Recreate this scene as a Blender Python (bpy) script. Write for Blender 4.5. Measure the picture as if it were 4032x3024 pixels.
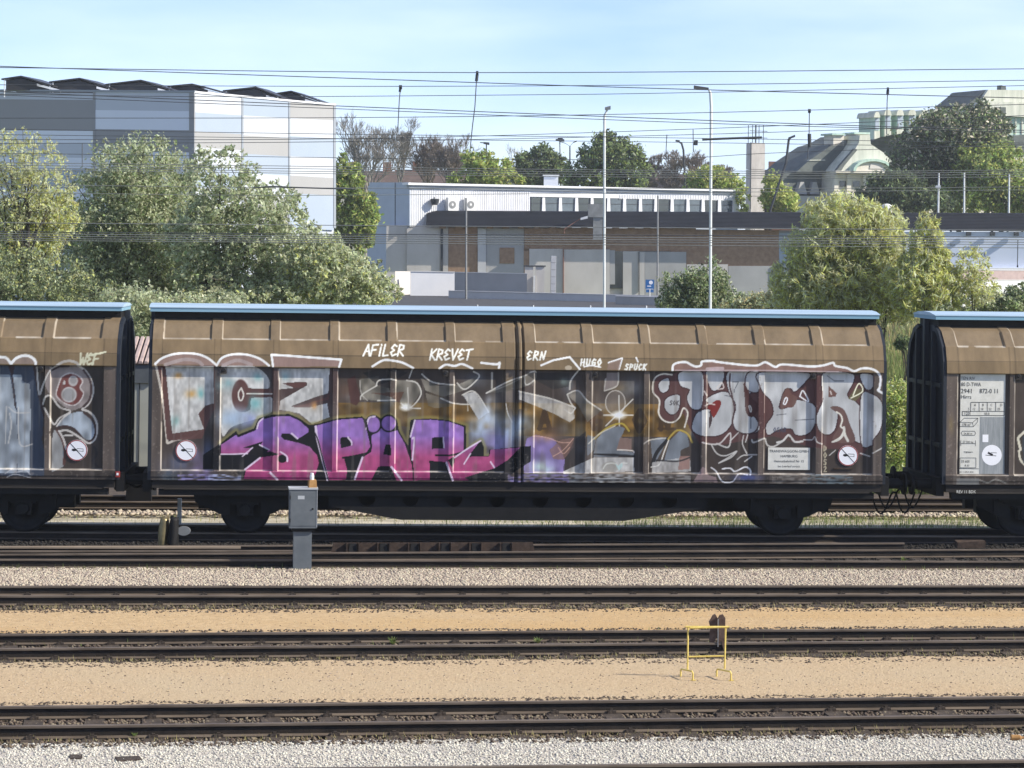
import bpy, math, random
import numpy as np
from mathutils import Vector, Matrix
from mathutils.geometry import tessellate_polygon
for o in list(bpy.data.objects): bpy.data.objects.remove(o)
scene = bpy.context.scene
col = scene.collection
rng = np.random.default_rng(7)
random.seed(7)
R = math.radians

# ---------------------------------------------------------------- camera
F, CX, HY, ROLL, CAMH = 11000.0, 2016.0, 950.0, 0.0125, 5.83
cd = bpy.data.cameras.new('camera'); cam = bpy.data.objects.new('camera', cd); col.objects.link(cam)
cd.sensor_width = 36.0; cd.lens = 36.0*F/4032.0
cd.shift_y = -(1512.0-HY)/4032.0
cd.clip_start = 0.5; cd.clip_end = 9000
cam.location = (0, 0, CAMH); cam.rotation_euler = (R(90), -ROLL, 0)
scene.camera = cam
# ---------------------------------------------------------------- sky, sun, exposure
SUN_EL, SUN_AZ = 34.5, 78.0            # azimuth measured from -Y (towards the camera) to +X
sdir = Vector((math.sin(R(SUN_AZ))*math.cos(R(SUN_EL)), -math.cos(R(SUN_AZ))*math.cos(R(SUN_EL)), math.sin(R(SUN_EL))))
world = bpy.data.worlds.new('World'); scene.world = world; world.use_nodes = True
wn = world.node_tree; wn.nodes.clear()
wo = wn.nodes.new('ShaderNodeOutputWorld'); bg = wn.nodes.new('ShaderNodeBackground')
sky = wn.nodes.new('ShaderNodeTexSky'); sky.sky_type = 'NISHITA'; sky.sun_disc = False
sky.sun_elevation = R(SUN_EL)
sky.sun_rotation = math.atan2(sdir.x, sdir.y)
sky.altitude = 600; sky.air_density = 0.75; sky.dust_density = 0.0; sky.ozone_density = 3.0
bg.inputs['Strength'].default_value = 0.10
# thin cirrus over the whole sky
tc = wn.nodes.new('ShaderNodeTexCoord'); mp = wn.nodes.new('ShaderNodeMapping')
mp.inputs['Scale'].default_value = (3.2, 3.2, 16.0); mp.inputs['Rotation'].default_value = (0.0, R(10), 0.0)
nz = wn.nodes.new('ShaderNodeTexNoise'); nz.inputs['Scale'].default_value = 2.2; nz.inputs['Detail'].default_value = 4; nz.inputs['Roughness'].default_value = 0.5
cr = wn.nodes.new('ShaderNodeValToRGB'); cr.color_ramp.elements[0].position = 0.30; cr.color_ramp.elements[0].color = (0,0,0,1)
cr.color_ramp.elements[1].position = 0.85; cr.color_ramp.elements[1].color = (0.42,0.42,0.42,1)
mxs = wn.nodes.new('ShaderNodeMix'); mxs.data_type = 'RGBA'; mxs.inputs[7].default_value = (8.2, 8.7, 9.4, 1)
wn.links.new(tc.outputs['Generated'], mp.inputs['Vector']); wn.links.new(mp.outputs['Vector'], nz.inputs['Vector'])
wn.links.new(nz.outputs['Fac'], cr.inputs['Fac']); wn.links.new(cr.outputs['Color'], mxs.inputs[0])
tint = wn.nodes.new('ShaderNodeMix'); tint.data_type = 'RGBA'; tint.blend_type = 'MULTIPLY'; tint.inputs[0].default_value = 1.0; tint.inputs[7].default_value = (0.93, 0.905, 1.07, 1)
wn.links.new(sky.outputs['Color'], tint.inputs[6]); wn.links.new(tint.outputs[2], mxs.inputs[6]); wn.links.new(mxs.outputs[2], bg.inputs['Color'])
wn.links.new(bg.outputs['Background'], wo.inputs['Surface'])
sl = bpy.data.lights.new('sun', 'SUN'); sl.energy = 4.2; sl.angle = R(0.5); sl.color = (1.0, 0.93, 0.82)
so = bpy.data.objects.new('sun', sl); col.objects.link(so); so.location = (60, -40, 80)
so.rotation_euler = sdir.to_track_quat('Z', 'Y').to_euler()
scene.render.engine = 'CYCLES'
vs = scene.view_settings; vs.view_transform = 'Standard'; vs.look = 'None'; vs.gamma = 1.0; vs.use_curve_mapping = False
vs.exposure = 0.85
scene.render.resolution_x, scene.render.resolution_y = 1024, 768

# ---------------------------------------------------------------- picture point -> place
CR, SR = math.cos(ROLL), math.sin(ROLL)
def ray(px, py):
    u, v = px-CX, py-HY
    return ((u*CR+v*SR)/F, 1.0, -(-u*SR+v*CR)/F)
def atY(px, py, Y):
    d = ray(px, py); return Vector((d[0]*Y, Y, CAMH+d[2]*Y))
def onZ(px, py, z):
    d = ray(px, py); t = (z-CAMH)/d[2]; return Vector((d[0]*t, t, z))
def onP(px, py, p, n):
    d = Vector(ray(px, py)); c = Vector((0, 0, CAMH)); return c + d*((Vector(p)-c).dot(n)/d.dot(n))
def proj(X, Y, Z):
    u, v = X*F/Y, (CAMH-Z)*F/Y
    return CX+u*CR-v*SR, HY+u*SR+v*CR

# ---------------------------------------------------------------- materials
def lin(c):
    c = np.asarray(c, float)/255.0
    return np.where(c <= 0.04045, c/12.92, ((c+0.055)/1.055)**2.4)
M = {}
def mat(name, c1, c2=None, scale=4.0, rough=0.8, metal=0.0, bump=0.0, bscale=None, detail=5, island=0.0, stretch=None, spec=0.3, trans=0.0, lo=0.35, hi=0.65, c3=None, s3=0.6):
    m = bpy.data.materials.new(name); m.use_nodes = True; M[name] = m
    nt = m.node_tree; b = nt.nodes['Principled BSDF']
    b.inputs['Roughness'].default_value = rough; b.inputs['Metallic'].default_value = metal
    b.inputs['Specular IOR Level'].default_value = spec
    if trans:
        b.inputs['Subsurface Weight'].default_value = 0.0
    tcn = nt.nodes.new('ShaderNodeTexCoord'); vec = tcn.outputs['Object']
    if stretch:
        mpn = nt.nodes.new('ShaderNodeMapping'); mpn.inputs['Scale'].default_value = stretch
        nt.links.new(vec, mpn.inputs['Vector']); vec = mpn.outputs['Vector']
    out = None
    if c2 is not None:
        n = nt.nodes.new('ShaderNodeTexNoise'); n.inputs['Scale'].default_value = scale; n.inputs['Detail'].default_value = detail; n.inputs['Roughness'].default_value = 0.62
        nt.links.new(vec, n.inputs['Vector'])
        rp = nt.nodes.new('ShaderNodeValToRGB'); rp.color_ramp.elements[0].position = lo; rp.color_ramp.elements[1].position = hi
        rp.color_ramp.elements[0].color = (*c1, 1); rp.color_ramp.elements[1].color = (*c2, 1)
        nt.links.new(n.outputs['Fac'], rp.inputs['Fac']); out = rp.outputs['Color']
        if c3 is not None:
            n3 = nt.nodes.new('ShaderNodeTexNoise'); n3.inputs['Scale'].default_value = s3; n3.inputs['Detail'].default_value = 3
            nt.links.new(vec, n3.inputs['Vector'])
            r3 = nt.nodes.new('ShaderNodeValToRGB'); r3.color_ramp.elements[0].position = 0.45; r3.color_ramp.elements[1].position = 0.68
            nt.links.new(n3.outputs['Fac'], r3.inputs['Fac'])
            m3 = nt.nodes.new('ShaderNodeMix'); m3.data_type = 'RGBA'; m3.inputs[7].default_value = (*c3, 1)
            nt.links.new(r3.outputs['Color'], m3.inputs[0]); nt.links.new(out, m3.inputs[6]); out = m3.outputs[2]
    if island:
        g = nt.nodes.new('ShaderNodeNewGeometry'); hs = nt.nodes.new('ShaderNodeHueSaturation')
        mr = nt.nodes.new('ShaderNodeMapRange'); mr.inputs['To Min'].default_value = 1-island; mr.inputs['To Max'].default_value = 1+island
        nt.links.new(g.outputs['Random Per Island'], mr.inputs['Value']); nt.links.new(mr.outputs['Result'], hs.inputs['Value'])
        mh = nt.nodes.new('ShaderNodeMath'); mh.operation = 'MULTIPLY_ADD'; mh.inputs[1].default_value = 0.05; mh.inputs[2].default_value = 0.475
        nt.links.new(g.outputs['Random Per Island'], mh.inputs[0]); nt.links.new(mh.outputs[0], hs.inputs['Hue'])
        if out is None: hs.inputs['Color'].default_value = (*c1, 1)
        else: nt.links.new(out, hs.inputs['Color'])
        out = hs.outputs['Color']
    if out is None: b.inputs['Base Color'].default_value = (*c1, 1)
    else: nt.links.new(out, b.inputs['Base Color'])
    if trans:
        tb = nt.nodes.new('ShaderNodeBsdfTranslucent'); mxn = nt.nodes.new('ShaderNodeMixShader'); mxn.inputs[0].default_value = trans
        if out is None: tb.inputs['Color'].default_value = (*c1, 1)
        else: nt.links.new(out, tb.inputs['Color'])
        on = nt.nodes['Material Output']
        nt.links.new(b.outputs[0], mxn.inputs[1]); nt.links.new(tb.outputs[0], mxn.inputs[2]); nt.links.new(mxn.outputs[0], on.inputs['Surface'])
    if bump:
        nb = nt.nodes.new('ShaderNodeTexNoise'); nb.inputs['Scale'].default_value = bscale or scale*4; nb.inputs['Detail'].default_value = 4
        nt.links.new(vec, nb.inputs['Vector'])
        bp = nt.nodes.new('ShaderNodeBump'); bp.inputs['Strength'].default_value = bump; bp.inputs['Distance'].default_value = 0.03
        nt.links.new(nb.outputs['Fac'], bp.inputs['Height']); nt.links.new(bp.outputs['Normal'], b.inputs['Normal'])
    return m
# yard
mat('ballast_dark', (0.045,0.034,0.025), (0.115,0.088,0.064), scale=9, bump=0.8, bscale=45, rough=0.95)
mat('ballast_black', (0.010,0.009,0.008), (0.032,0.027,0.023), scale=7, bump=0.8, bscale=45, rough=0.95)
mat('gravel_pink', (0.22,0.18,0.135), (0.40,0.335,0.26), scale=14, bump=0.8, bscale=50, rough=0.95)
mat('gravel_white', (0.36,0.33,0.285), (0.56,0.52,0.46), scale=16, bump=0.8, bscale=60, rough=0.95)
mat('sand', (0.40,0.285,0.160), (0.60,0.46,0.29), scale=22, bump=1.0, bscale=55, lo=.28, hi=.72, rough=1.0, c3=(0.50,0.385,0.24), s3=0.5, stretch=(0.6,1,1))
mat('sand_orange', (0.40,0.270,0.135), (0.61,0.445,0.25), scale=20, bump=1.0, bscale=55, lo=.28, hi=.72, rough=1.0, c3=(0.50,0.33,0.15), s3=0.4, stretch=(0.3,1,1))
mat('pale_path', (0.30,0.27,0.20), (0.52,0.47,0.36), scale=3, bump=0.5, bscale=20, rough=1.0, stretch=(0.2,1,1))
mat('stone_pink', (0.38,0.32,0.25), island=0.36, rough=0.9)
mat('stone_white', (0.48,0.455,0.39), island=0.30, rough=0.9)
mat('stone_brown', (0.115,0.088,0.064), island=0.6, rough=0.9)
mat('stone_black', (0.020,0.018,0.016), island=0.7, rough=0.9)
mat('straw', (0.48,0.37,0.23), island=0.45, rough=0.95)
mat('field', (0.075,0.105,0.022), (0.16,0.19,0.05), scale=0.5, bump=0.6, bscale=6, rough=1.0, c3=(0.20,0.20,0.08), s3=0.12)
mat('asphalt', (0.045,0.046,0.05), (0.075,0.075,0.08), scale=2, rough=0.9)
mat('blade', (0.20,0.245,0.075), island=0.5, rough=0.8, trans=0.4)
mat('blade_dry', (0.32,0.27,0.12), island=0.4, rough=0.9, trans=0.15)
mat('rail_rust', (0.010,0.0075,0.0055), (0.024,0.017,0.012), scale=6, rough=0.75, bump=0.2, bscale=60)
mat('rail_top', (0.085,0.066,0.050), (0.16,0.128,0.098), scale=5, rough=0.55, metal=0.15, stretch=(0.2,1,1))
mat('sleeper', (0.035,0.027,0.021), (0.075,0.058,0.045), scale=8, rough=0.95, bump=0.5)
mat('plank', (0.16,0.125,0.09), (0.26,0.21,0.155), scale=6, rough=0.9, stretch=(0.2,1,1))
# metal and paint
mat('black_steel', (0.0045,0.0045,0.005), (0.010,0.0095,0.009), scale=4, rough=0.7)
mat('wheel_steel', (0.006,0.006,0.008), (0.014,0.014,0.014), scale=6, rough=0.6, metal=0.2)
mat('sole_brown', (0.014,0.0115,0.010), (0.026,0.022,0.019), scale=3, rough=0.8, stretch=(0.3,1,1))
mat('flange_brown', (0.050,0.043,0.036), (0.026,0.022,0.019), scale=2.5, rough=0.8, stretch=(0.4,1,1))
mat('end_navy', (0.013,0.017,0.025), (0.020,0.026,0.036), scale=2, rough=0.6)
mat('end_navy_light', (0.030,0.038,0.050), (0.024,0.030,0.040), scale=2, rough=0.55)
mat('roof_metal', (0.34,0.46,0.56), (0.44,0.56,0.66), scale=1.5, rough=0.5, metal=0.2, stretch=(0.2,2,2))
mat('roof_rim', (0.18,0.34,0.45), (0.24,0.40,0.51), scale=1.5, rough=0.45, stretch=(0.2,1,1))
mat('cabinet_grey', (0.105,0.12,0.13), (0.14,0.155,0.165), scale=3, rough=0.55, bump=0.05)
mat('cabinet_edge', (0.42,0.44,0.45), rough=0.5)
mat('yellow_paint', (0.72,0.58,0.17), (0.60,0.44,0.10), scale=12, rough=0.55)
mat('rust_brown', (0.034,0.022,0.016), (0.072,0.048,0.035), scale=10, rough=0.85, bump=0.2)
mat('stop_rust', (0.075,0.046,0.033), (0.15,0.10,0.075), scale=10, rough=0.85, bump=0.2)
mat('brass', (0.30,0.25,0.13), (0.16,0.13,0.07), scale=5, rough=0.35, metal=0.6)
mat('white_paint', (0.78,0.78,0.76), (0.66,0.66,0.63), scale=5, rough=0.6)
mat('white_print', (0.86,0.86,0.88), rough=0.45)
mat('cream_print', (0.60,0.59,0.53), (0.70,0.69,0.63), scale=6, rough=0.6)
mat('grey_print', (0.23,0.25,0.255), (0.33,0.345,0.35), scale=9, rough=0.7, stretch=(3,1,0.3))
mat('black_print', (0.02,0.02,0.022), rough=0.6)
mat('red_print', (0.30,0.035,0.03), rough=0.5)
mat('paper_brown', (0.36,0.20,0.075), (0.26,0.14,0.05), scale=10, rough=0.9)
mat('wire', (0.085,0.092,0.10), rough=0.5, metal=0.3)
mat('wire_light', (0.22,0.23,0.22), rough=0.5, metal=0.3)
mat('pole_white', (0.70,0.72,0.72), (0.60,0.62,0.62), scale=2, rough=0.5)
mat('pole_grey', (0.20,0.205,0.20), (0.28,0.285,0.28), scale=2, rough=0.6)
mat('pole_dark', (0.05,0.055,0.06), rough=0.6)
# buildings
mat('clad_dark', (0.27,0.275,0.28), (0.285,0.29,0.295), scale=0.2, rough=0.6)
mat('clad_mid', (0.47,0.51,0.56), (0.49,0.53,0.58), scale=0.2, rough=0.6)
mat('clad_light', (0.66,0.71,0.78), (0.68,0.73,0.80), scale=0.2, rough=0.6)
mat('clad_white', (0.52,0.55,0.58), (0.50,0.53,0.56), scale=0.2, rough=0.6)
mat('clad_pale', (0.33,0.39,0.46), (0.35,0.41,0.48), scale=0.2, rough=0.6)
mat('clad_beige', (0.34,0.34,0.33), (0.36,0.36,0.35), scale=0.2, rough=0.6)
mat('solar', (0.022,0.024,0.030), (0.038,0.036,0.036), scale=1.5, rough=0.4)
mat('sheet_white', (0.72,0.73,0.74), (0.80,0.80,0.80), scale=0.6, rough=0.5)
mat('sheet_blue', (0.42,0.47,0.54), (0.46,0.51,0.58), scale=0.8, rough=0.6)
mat('fascia', (0.28,0.31,0.34), rough=0.6)
mat('glass', (0.05,0.065,0.075), (0.12,0.15,0.17), scale=0.35, rough=0.08, spec=0.8)
mat('glass_dark', (0.025,0.03,0.03), (0.05,0.06,0.055), scale=0.3, rough=0.1, spec=0.8)
mat('tile_dark', (0.008,0.010,0.015), (0.015,0.017,0.023), scale=0.8, rough=0.65)
mat('concrete', (0.48,0.455,0.415), (0.60,0.57,0.53), scale=0.35, rough=0.9, stretch=(1,1,0.5))
mat('concrete_blue', (0.34,0.335,0.325), (0.42,0.415,0.40), scale=0.3, rough=0.9)
mat('concrete_light', (0.50,0.50,0.50), (0.58,0.58,0.57), scale=0.5, rough=0.9)
mat('brick_brown', (0.26,0.165,0.105), (0.36,0.24,0.155), scale=2.5, rough=0.9)
mat('wall_white', (0.72,0.73,0.74), (0.79,0.79,0.79), scale=0.4, rough=0.85)
mat('wall_bluewhite', (0.50,0.56,0.68), (0.55,0.60,0.71), scale=0.4, rough=0.85)
mat('copper', (0.33,0.47,0.39), (0.48,0.60,0.52), scale=0.8, rough=0.7, stretch=(2,1,0.25))
mat('copper_grey', (0.44,0.46,0.38), (0.62,0.62,0.53), scale=0.9, rough=0.7, stretch=(2,1,0.2))
mat('slate', (0.075,0.09,0.085), (0.125,0.14,0.13), scale=0.8, rough=0.7)
mat('stone_pale', (0.55,0.52,0.44), (0.67,0.63,0.55), scale=0.8, rough=0.85)
mat('brick_red', (0.22,0.11,0.08), (0.28,0.15,0.11), scale=1.5, rough=0.9)
mat('roof_red', (0.085,0.062,0.052), (0.125,0.09,0.075), scale=1.2, rough=0.9)
mat('pinkish', (0.42,0.33,0.30), (0.36,0.28,0.26), scale=3, rough=0.9)
mat('beige_sheet', (0.42,0.43,0.37), (0.48,0.49,0.43), scale=1, rough=0.7)
mat('tower_concrete', (0.34,0.32,0.30), (0.47,0.45,0.42), scale=1.0, rough=0.95, stretch=(1,1,0.4), bump=0.3)
mat('sign_blue', (0.03,0.14,0.36), rough=0.5)
# plants
mat('bark', (0.055,0.048,0.038), (0.10,0.09,0.07), scale=5, rough=0.95)
mat('twig', (0.26,0.24,0.21), rough=0.95)
mat('twig_brown', (0.22,0.185,0.155), rough=0.95)
mat('leaf_olive', (0.40,0.435,0.255), island=0.55, rough=0.45, trans=0.55, spec=0.5)
mat('leaf_olive_light', (0.56,0.585,0.39), island=0.5, rough=0.4, trans=0.55, spec=0.5)
mat('leaf_yellow', (0.62,0.62,0.22), island=0.45, rough=0.5, trans=0.55)
mat('leaf_pale', (0.56,0.57,0.36), island=0.4, rough=0.5, trans=0.55)
mat('leaf_bright', (0.30,0.38,0.095), island=0.45, rough=0.5, trans=0.5)
mat('leaf_dark', (0.12,0.15,0.08), island=0.55, rough=0.5, trans=0.35)
mat('leaf_mid', (0.25,0.31,0.13), island=0.5, rough=0.5, trans=0.45)
mat('blossom', (0.58,0.52,0.40), island=0.3, rough=0.8, trans=0.2)

# ---------------------------------------------------------------- mesh builder and object tree
class MB:
    def __init__(s): s.v=[]; s.f=[]; s.m=[]
    def add(s, vs_, fs, mi=0):
        b=len(s.v); s.v += [tuple(p) for p in vs_]; s.f += [tuple(b+i for i in f) for f in fs]; s.m += [mi]*len(fs); return s
    def box(s, a, b, mi=0):
        x0,y0,z0=a; x1,y1,z1=b
        return s.add([(x0,y0,z0),(x1,y0,z0),(x1,y1,z0),(x0,y1,z0),(x0,y0,z1),(x1,y0,z1),(x1,y1,z1),(x0,y1,z1)],
                     [(3,2,1,0),(4,5,6,7),(0,1,5,4),(1,2,6,5),(2,3,7,6),(3,0,4,7)], mi)
    def hexa(s, p8, mi=0):       # bottom ring of four, then top ring of four
        return s.add(p8, [(3,2,1,0),(4,5,6,7),(0,1,5,4),(1,2,6,5),(2,3,7,6),(3,0,4,7)], mi)
    def quad(s, a,b,c,d, mi=0): return s.add([a,b,c,d],[(0,1,2,3)],mi)
    def poly(s, pts, mi=0):
        t = tessellate_polygon([[Vector(p) for p in pts]]); return s.add(pts, [tuple(x) for x in t], mi)
    def prism(s, pts, vec, mi=0, taper=None):   # polygon swept along vec
        n=len(pts); P=[Vector(p) for p in pts]; Q=[p+Vector(vec) for p in P]
        if taper is not None:
            c=sum(Q,Vector())/n; Q=[c+(q-c)*taper for q in Q]
        t=[tuple(x) for x in tessellate_polygon([P])]
        nrm = Vector()
        for i in range(n): nrm += P[i].cross(P[(i+1)%n])
        flip = nrm.dot(Vector(vec)) > 0
        tn=Vector(); a,b,c3=t[0]; tn=(P[b]-P[a]).cross(P[c3]-P[a])
        tf = tn.dot(Vector(vec)) > 0
        front=[x[::-1] if tf else x for x in t]; back=[tuple(n+i for i in (x if tf else x[::-1])) for x in t]
        sides=[]
        for i in range(n):
            j=(i+1)%n; q=(i,j,n+j,n+i); sides.append(q if flip else q[::-1])
        return s.add(P+Q, front+back+[tuple(x) for x in sides], mi)
    def tube(s, pts, r, seg=6, mi=0, cap=True):
        P=[Vector(p) for p in pts]; n=len(P)
        rr=r if hasattr(r,'__len__') else [r]*n
        base=len(s.v); up=None
        for i,p in enumerate(P):
            d=(P[min(i+1,n-1)]-P[max(i-1,0)])
            d = d.normalized() if d.length>1e-9 else Vector((0,0,1))
            if up is None: up = Vector((0,0,1)) if abs(d.z)<0.9 else Vector((1,0,0))
            a=d.cross(up)
            if a.length<1e-6: a=d.cross(Vector((0,1,0)))
            a.normalize(); b=d.cross(a); up=b*-1 if False else up
            for k in range(seg):
                t=2*math.pi*k/seg; s.v.append(tuple(p+(a*math.cos(t)+b*math.sin(t))*rr[i]))
        for i in range(n-1):
            for k in range(seg):
                k2=(k+1)%seg; s.f.append((base+i*seg+k, base+(i+1)*seg+k, base+(i+1)*seg+k2, base+i*seg+k2)); s.m.append(mi)
        if cap:
            s.f.append(tuple(base+k for k in range(seg))); s.m.append(mi)
            s.f.append(tuple(base+(n-1)*seg+k for k in reversed(range(seg)))); s.m.append(mi)
        return s
    def lathe(s, prof, o=(0,0,0), axis='y', seg=24, mi=0):   # profile of (along axis, radius)
        base=len(s.v); n=len(prof)
        for a,r in prof:
            for k in range(seg):
                t=2*math.pi*k/seg; c,q=r*math.cos(t),r*math.sin(t)
                if axis=='y': p=(o[0]+c,o[1]+a,o[2]+q)
                elif axis=='z': p=(o[0]+c,o[1]+q,o[2]+a)
                else: p=(o[0]+a,o[1]+c,o[2]+q)
                s.v.append(p)
        for i in range(n-1):
            for k in range(seg):
                k2=(k+1)%seg; s.f.append((base+i*seg+k,base+i*seg+k2,base+(i+1)*seg+k2,base+(i+1)*seg+k)); s.m.append(mi)
        s.f.append(tuple(base+k for k in reversed(range(seg)))); s.m.append(mi)
        s.f.append(tuple(base+(n-1)*seg+k for k in range(seg))); s.m.append(mi)
        return s
    def mesh(s, name, mats):
        me=bpy.data.meshes.new(name); me.from_pydata(s.v,[],s.f)
        for m in (mats if isinstance(mats,(list,tuple)) else [mats]): me.materials.append(M[m])
        if any(s.m): me.polygons.foreach_set('material_index', s.m)
        me.update(); return me
    def build(s, name, mats, parent=None, smooth=False):
        me=s.mesh(name,mats)
        if smooth: me.polygons.foreach_set('use_smooth',[True]*len(me.polygons))
        return link(name, me, parent)
def link(name, me, parent=None):
    o=bpy.data.objects.new(name, me); col.objects.link(o)
    if parent is not None: o.parent=parent
    return o
def tag(o, label, cat=None, group=None, kind=None):
    o['label']=label
    if cat: o['category']=cat
    if group: o['group']=group
    if kind: o['kind']=kind
    return o
def thing(name, label, cat, loc=(0,0,0), rz=0.0, group=None):
    o=bpy.data.objects.new(name,None); o.empty_display_size=0.2; col.objects.link(o)
    o.location=loc; o.rotation_euler=(0,0,rz); return tag(o,label,cat,group)
def struct(o, label=None):
    o['kind']='structure'
    if label: o['label']=label
    return o
def arr_mesh(name, V, Fq, mats, midx=None):
    me=bpy.data.meshes.new(name); V=np.asarray(V,np.float32); Fq=np.asarray(Fq,np.int32); k=Fq.shape[1]
    me.vertices.add(len(V)); me.vertices.foreach_set('co',V.ravel())
    me.loops.add(Fq.size); me.loops.foreach_set('vertex_index',Fq.ravel())
    me.polygons.add(len(Fq)); me.polygons.foreach_set('loop_start',np.arange(0,Fq.size,k,dtype=np.int32))
    for m in (mats if isinstance(mats,(list,tuple)) else [mats]): me.materials.append(M[m])
    if midx is not None: me.polygons.foreach_set('material_index',np.asarray(midx,np.int32))
    me.update(calc_edges=True); me.validate(); return me
# ================================================================ ground
def zt(Y):
    return float(np.interp(Y, [0,66,74,130,235,400,9000], [-0.20,-0.20,0.05,0.95,1.16,1.3,1.3]))
m=MB(); ys=[5,30,50,60,66,70,74,90,110,130,170,235,300,400,800,2000,6000]; xs=[-3000,-600,-150,-60,-30,0,30,60,150,600,3000]
for Y in ys:
    for X in xs: m.v.append((X,Y,zt(Y)))
for i in range(len(ys)-1):
    for j in range(len(xs)-1):
        a=i*len(xs)+j; m.f.append((a,a+1,a+len(xs)+1,a+len(xs))); m.m.append(0)
struct(m.build('ground','field'),'grassy open ground stretching to the horizon')
XL,XR=-700,4732
def lerp_line(yl,yr,px): return yl+(yr-yl)*px/4032.0
def wav(px,k,a):
    return a*(math.sin(px*.011+k)+.7*math.sin(px*.027+2.1*k)+.6*math.sin(px*.063+3.3*k)+.4*math.sin(px*.141+k))
def strip(name,label,mname,tl,tr,bl,br,z,seg=420):
    m=MB()
    for i in range(seg+1):
        px=XL+(XR-XL)*i/seg
        m.v.append(tuple(onZ(px,lerp_line(bl,br,px)+wav(px,bl,1.9),z))); m.v.append(tuple(onZ(px,lerp_line(tl,tr,px)+wav(px,tl,1.9),z)))
    for i in range(seg): m.f.append((2*i,2*i+2,2*i+3,2*i+1)); m.m.append(0)
    o=m.build(name,mname); struct(o,label); return o
strip('track_bed','dark dirty ballast under the siding tracks','ballast_dark',2240,2246,3400,3300,-0.185)
strip('stained_ballast','oil stained black ballast under the wagons and the turnout','ballast_black',2092,2100,2252,2258,-0.180)
strip('gravel_strip','pinkish grey gravel strip beside the turnout','gravel_pink',2240,2247,2306,2304,-0.150)
strip('sand_strip','narrow orange tan sandy strip between two sidings','sand_orange',2402,2392,2494,2474,-0.140)
strip('sand_strip','wide tan sandy strip under the yellow frame','sand',2610,2583,2780,2741,-0.135)
strip('gravel_strip','whitish gravel strip along the lowest siding','gravel_white',2930,2888,3300,3200,-0.150)
strip('path','pale trodden path behind the wagons','pale_path',2016,2026,2096,2104,-0.176)

def scatter_pts(n,tl,tr,bl,br,z):
    """points spread evenly over a strip given by its picture lines"""
    px=rng.uniform(-150,4182,n); t=rng.random(n)
    py0=tl+(tr-tl)*px/4032; py1=bl+(br-bl)*px/4032
    # even in depth, not in the picture
    Y0=(CAMH-z)*F/(py0-HY-(px-CX)*SR); Y1=(CAMH-z)*F/(py1-HY-(px-CX)*SR)
    Y=Y1+(Y0-Y1)*t; X=(px-CX)/F*Y+ (CAMH-z)*SR*0
    return np.stack([X,Y,np.full(n,z)],1)
OCT=np.array([(1,0,0),(-1,0,0),(0,1,0),(0,-1,0),(0,0,1),(0,0,-1)],float)
OF=np.array([(0,2,4),(2,1,4),(1,3,4),(3,0,4),(2,0,5),(1,2,5),(3,1,5),(0,3,5)])
def stones(name,label,pts,r0,r1,mname,sink=0.3,parent=None):
    n=len(pts); r=rng.uniform(r0,r1,n)
    ang=rng.uniform(0,6.28,n); S=np.stack([r*rng.uniform(.8,1.4,n),r*rng.uniform(.7,1.1,n),r*rng.uniform(.45,.9,n)],1)
    V=OCT[None]*S[:,None,:]*rng.uniform(.75,1.25,(n,6,1))
    tx=rng.normal(0,.35,n); c,s=np.cos(tx),np.sin(tx)
    x,y,z=V[...,0].copy(),V[...,1].copy(),V[...,2].copy()
    y2=y*c[:,None]-z*s[:,None]; z2=y*s[:,None]+z*c[:,None]
    c,s=np.cos(ang),np.sin(ang)
    V[...,0]=x*c[:,None]-y2*s[:,None]; V[...,1]=x*s[:,None]+y2*c[:,None]; V[...,2]=z2
    P=pts.copy(); P[:,2]+=r*sink*0.6
    V=V+P[:,None,:]
    Fq=(OF[None]+6*np.arange(n)[:,None,None]).reshape(-1,3)
    o=link(name,arr_mesh(name,V.reshape(-1,3),Fq,mname),parent); o['kind']='stuff'; o['label']=label
    return o
stones('gravel','loose pinkish gravel stones beside the turnout',scatter_pts(34000,2238,2246,2307,2305,-0.15),.014,.036,'stone_pink')
stones('gravel','loose whitish gravel stones along the lowest siding',scatter_pts(30000,2932,2890,3160,3080,-0.15),.010,.024,'stone_white')
stones('ballast','brown ballast stones of the siding beside the orange sand',scatter_pts(15000,2306,2304,2403,2393,-0.178),.018,.042,'stone_brown')
stones('ballast','brown ballast stones of the siding beside the yellow frame',scatter_pts(13000,2494,2474,2611,2584,-0.178),.018,.040,'stone_brown')
stones('ballast','brown ballast stones of the siding beside the white gravel',scatter_pts(14000,2780,2741,2932,2890,-0.178),.016,.038,'stone_brown')
stones('ballast','blackened ballast stones of the turnout',scatter_pts(15000,2100,2108,2240,2247,-0.175),.02,.045,'stone_black')
stones('ballast','dark scattered stones at the ragged edges of the sand',np.concatenate([scatter_pts(1100,a,b,c,d,-0.138) for a,b,c,d in ((2402,2392,2416,2406),(2486,2466,2494,2474),(2608,2582,2632,2606),(2768,2730,2780,2741),(2926,2884,2946,2904))]),.010,.028,'stone_brown')
def blades(name,label,pts,h0,h1,w,mname,lean=.5,flat=False):
    n=len(pts); h=rng.uniform(h0,h1,n); a=rng.uniform(0,6.28,n); l=rng.normal(0,lean,n)
    d=np.stack([np.cos(a),np.sin(a),np.zeros(n)],1); e=np.stack([-np.sin(a),np.cos(a),np.zeros(n)],1)
    V=np.zeros((n,3,3)); V[:,0]=pts-d*w/2; V[:,1]=pts+d*w/2
    V[:,2]=pts+e*(h*np.sin(l))[:,None]; V[:,2,2]+=h*np.cos(l)*(0.12 if flat else 1)
    o=link(name,arr_mesh(name,V.reshape(-1,3),np.arange(3*n).reshape(n,3),mname)); o['kind']='stuff'; o['label']=label
    return o
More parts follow.
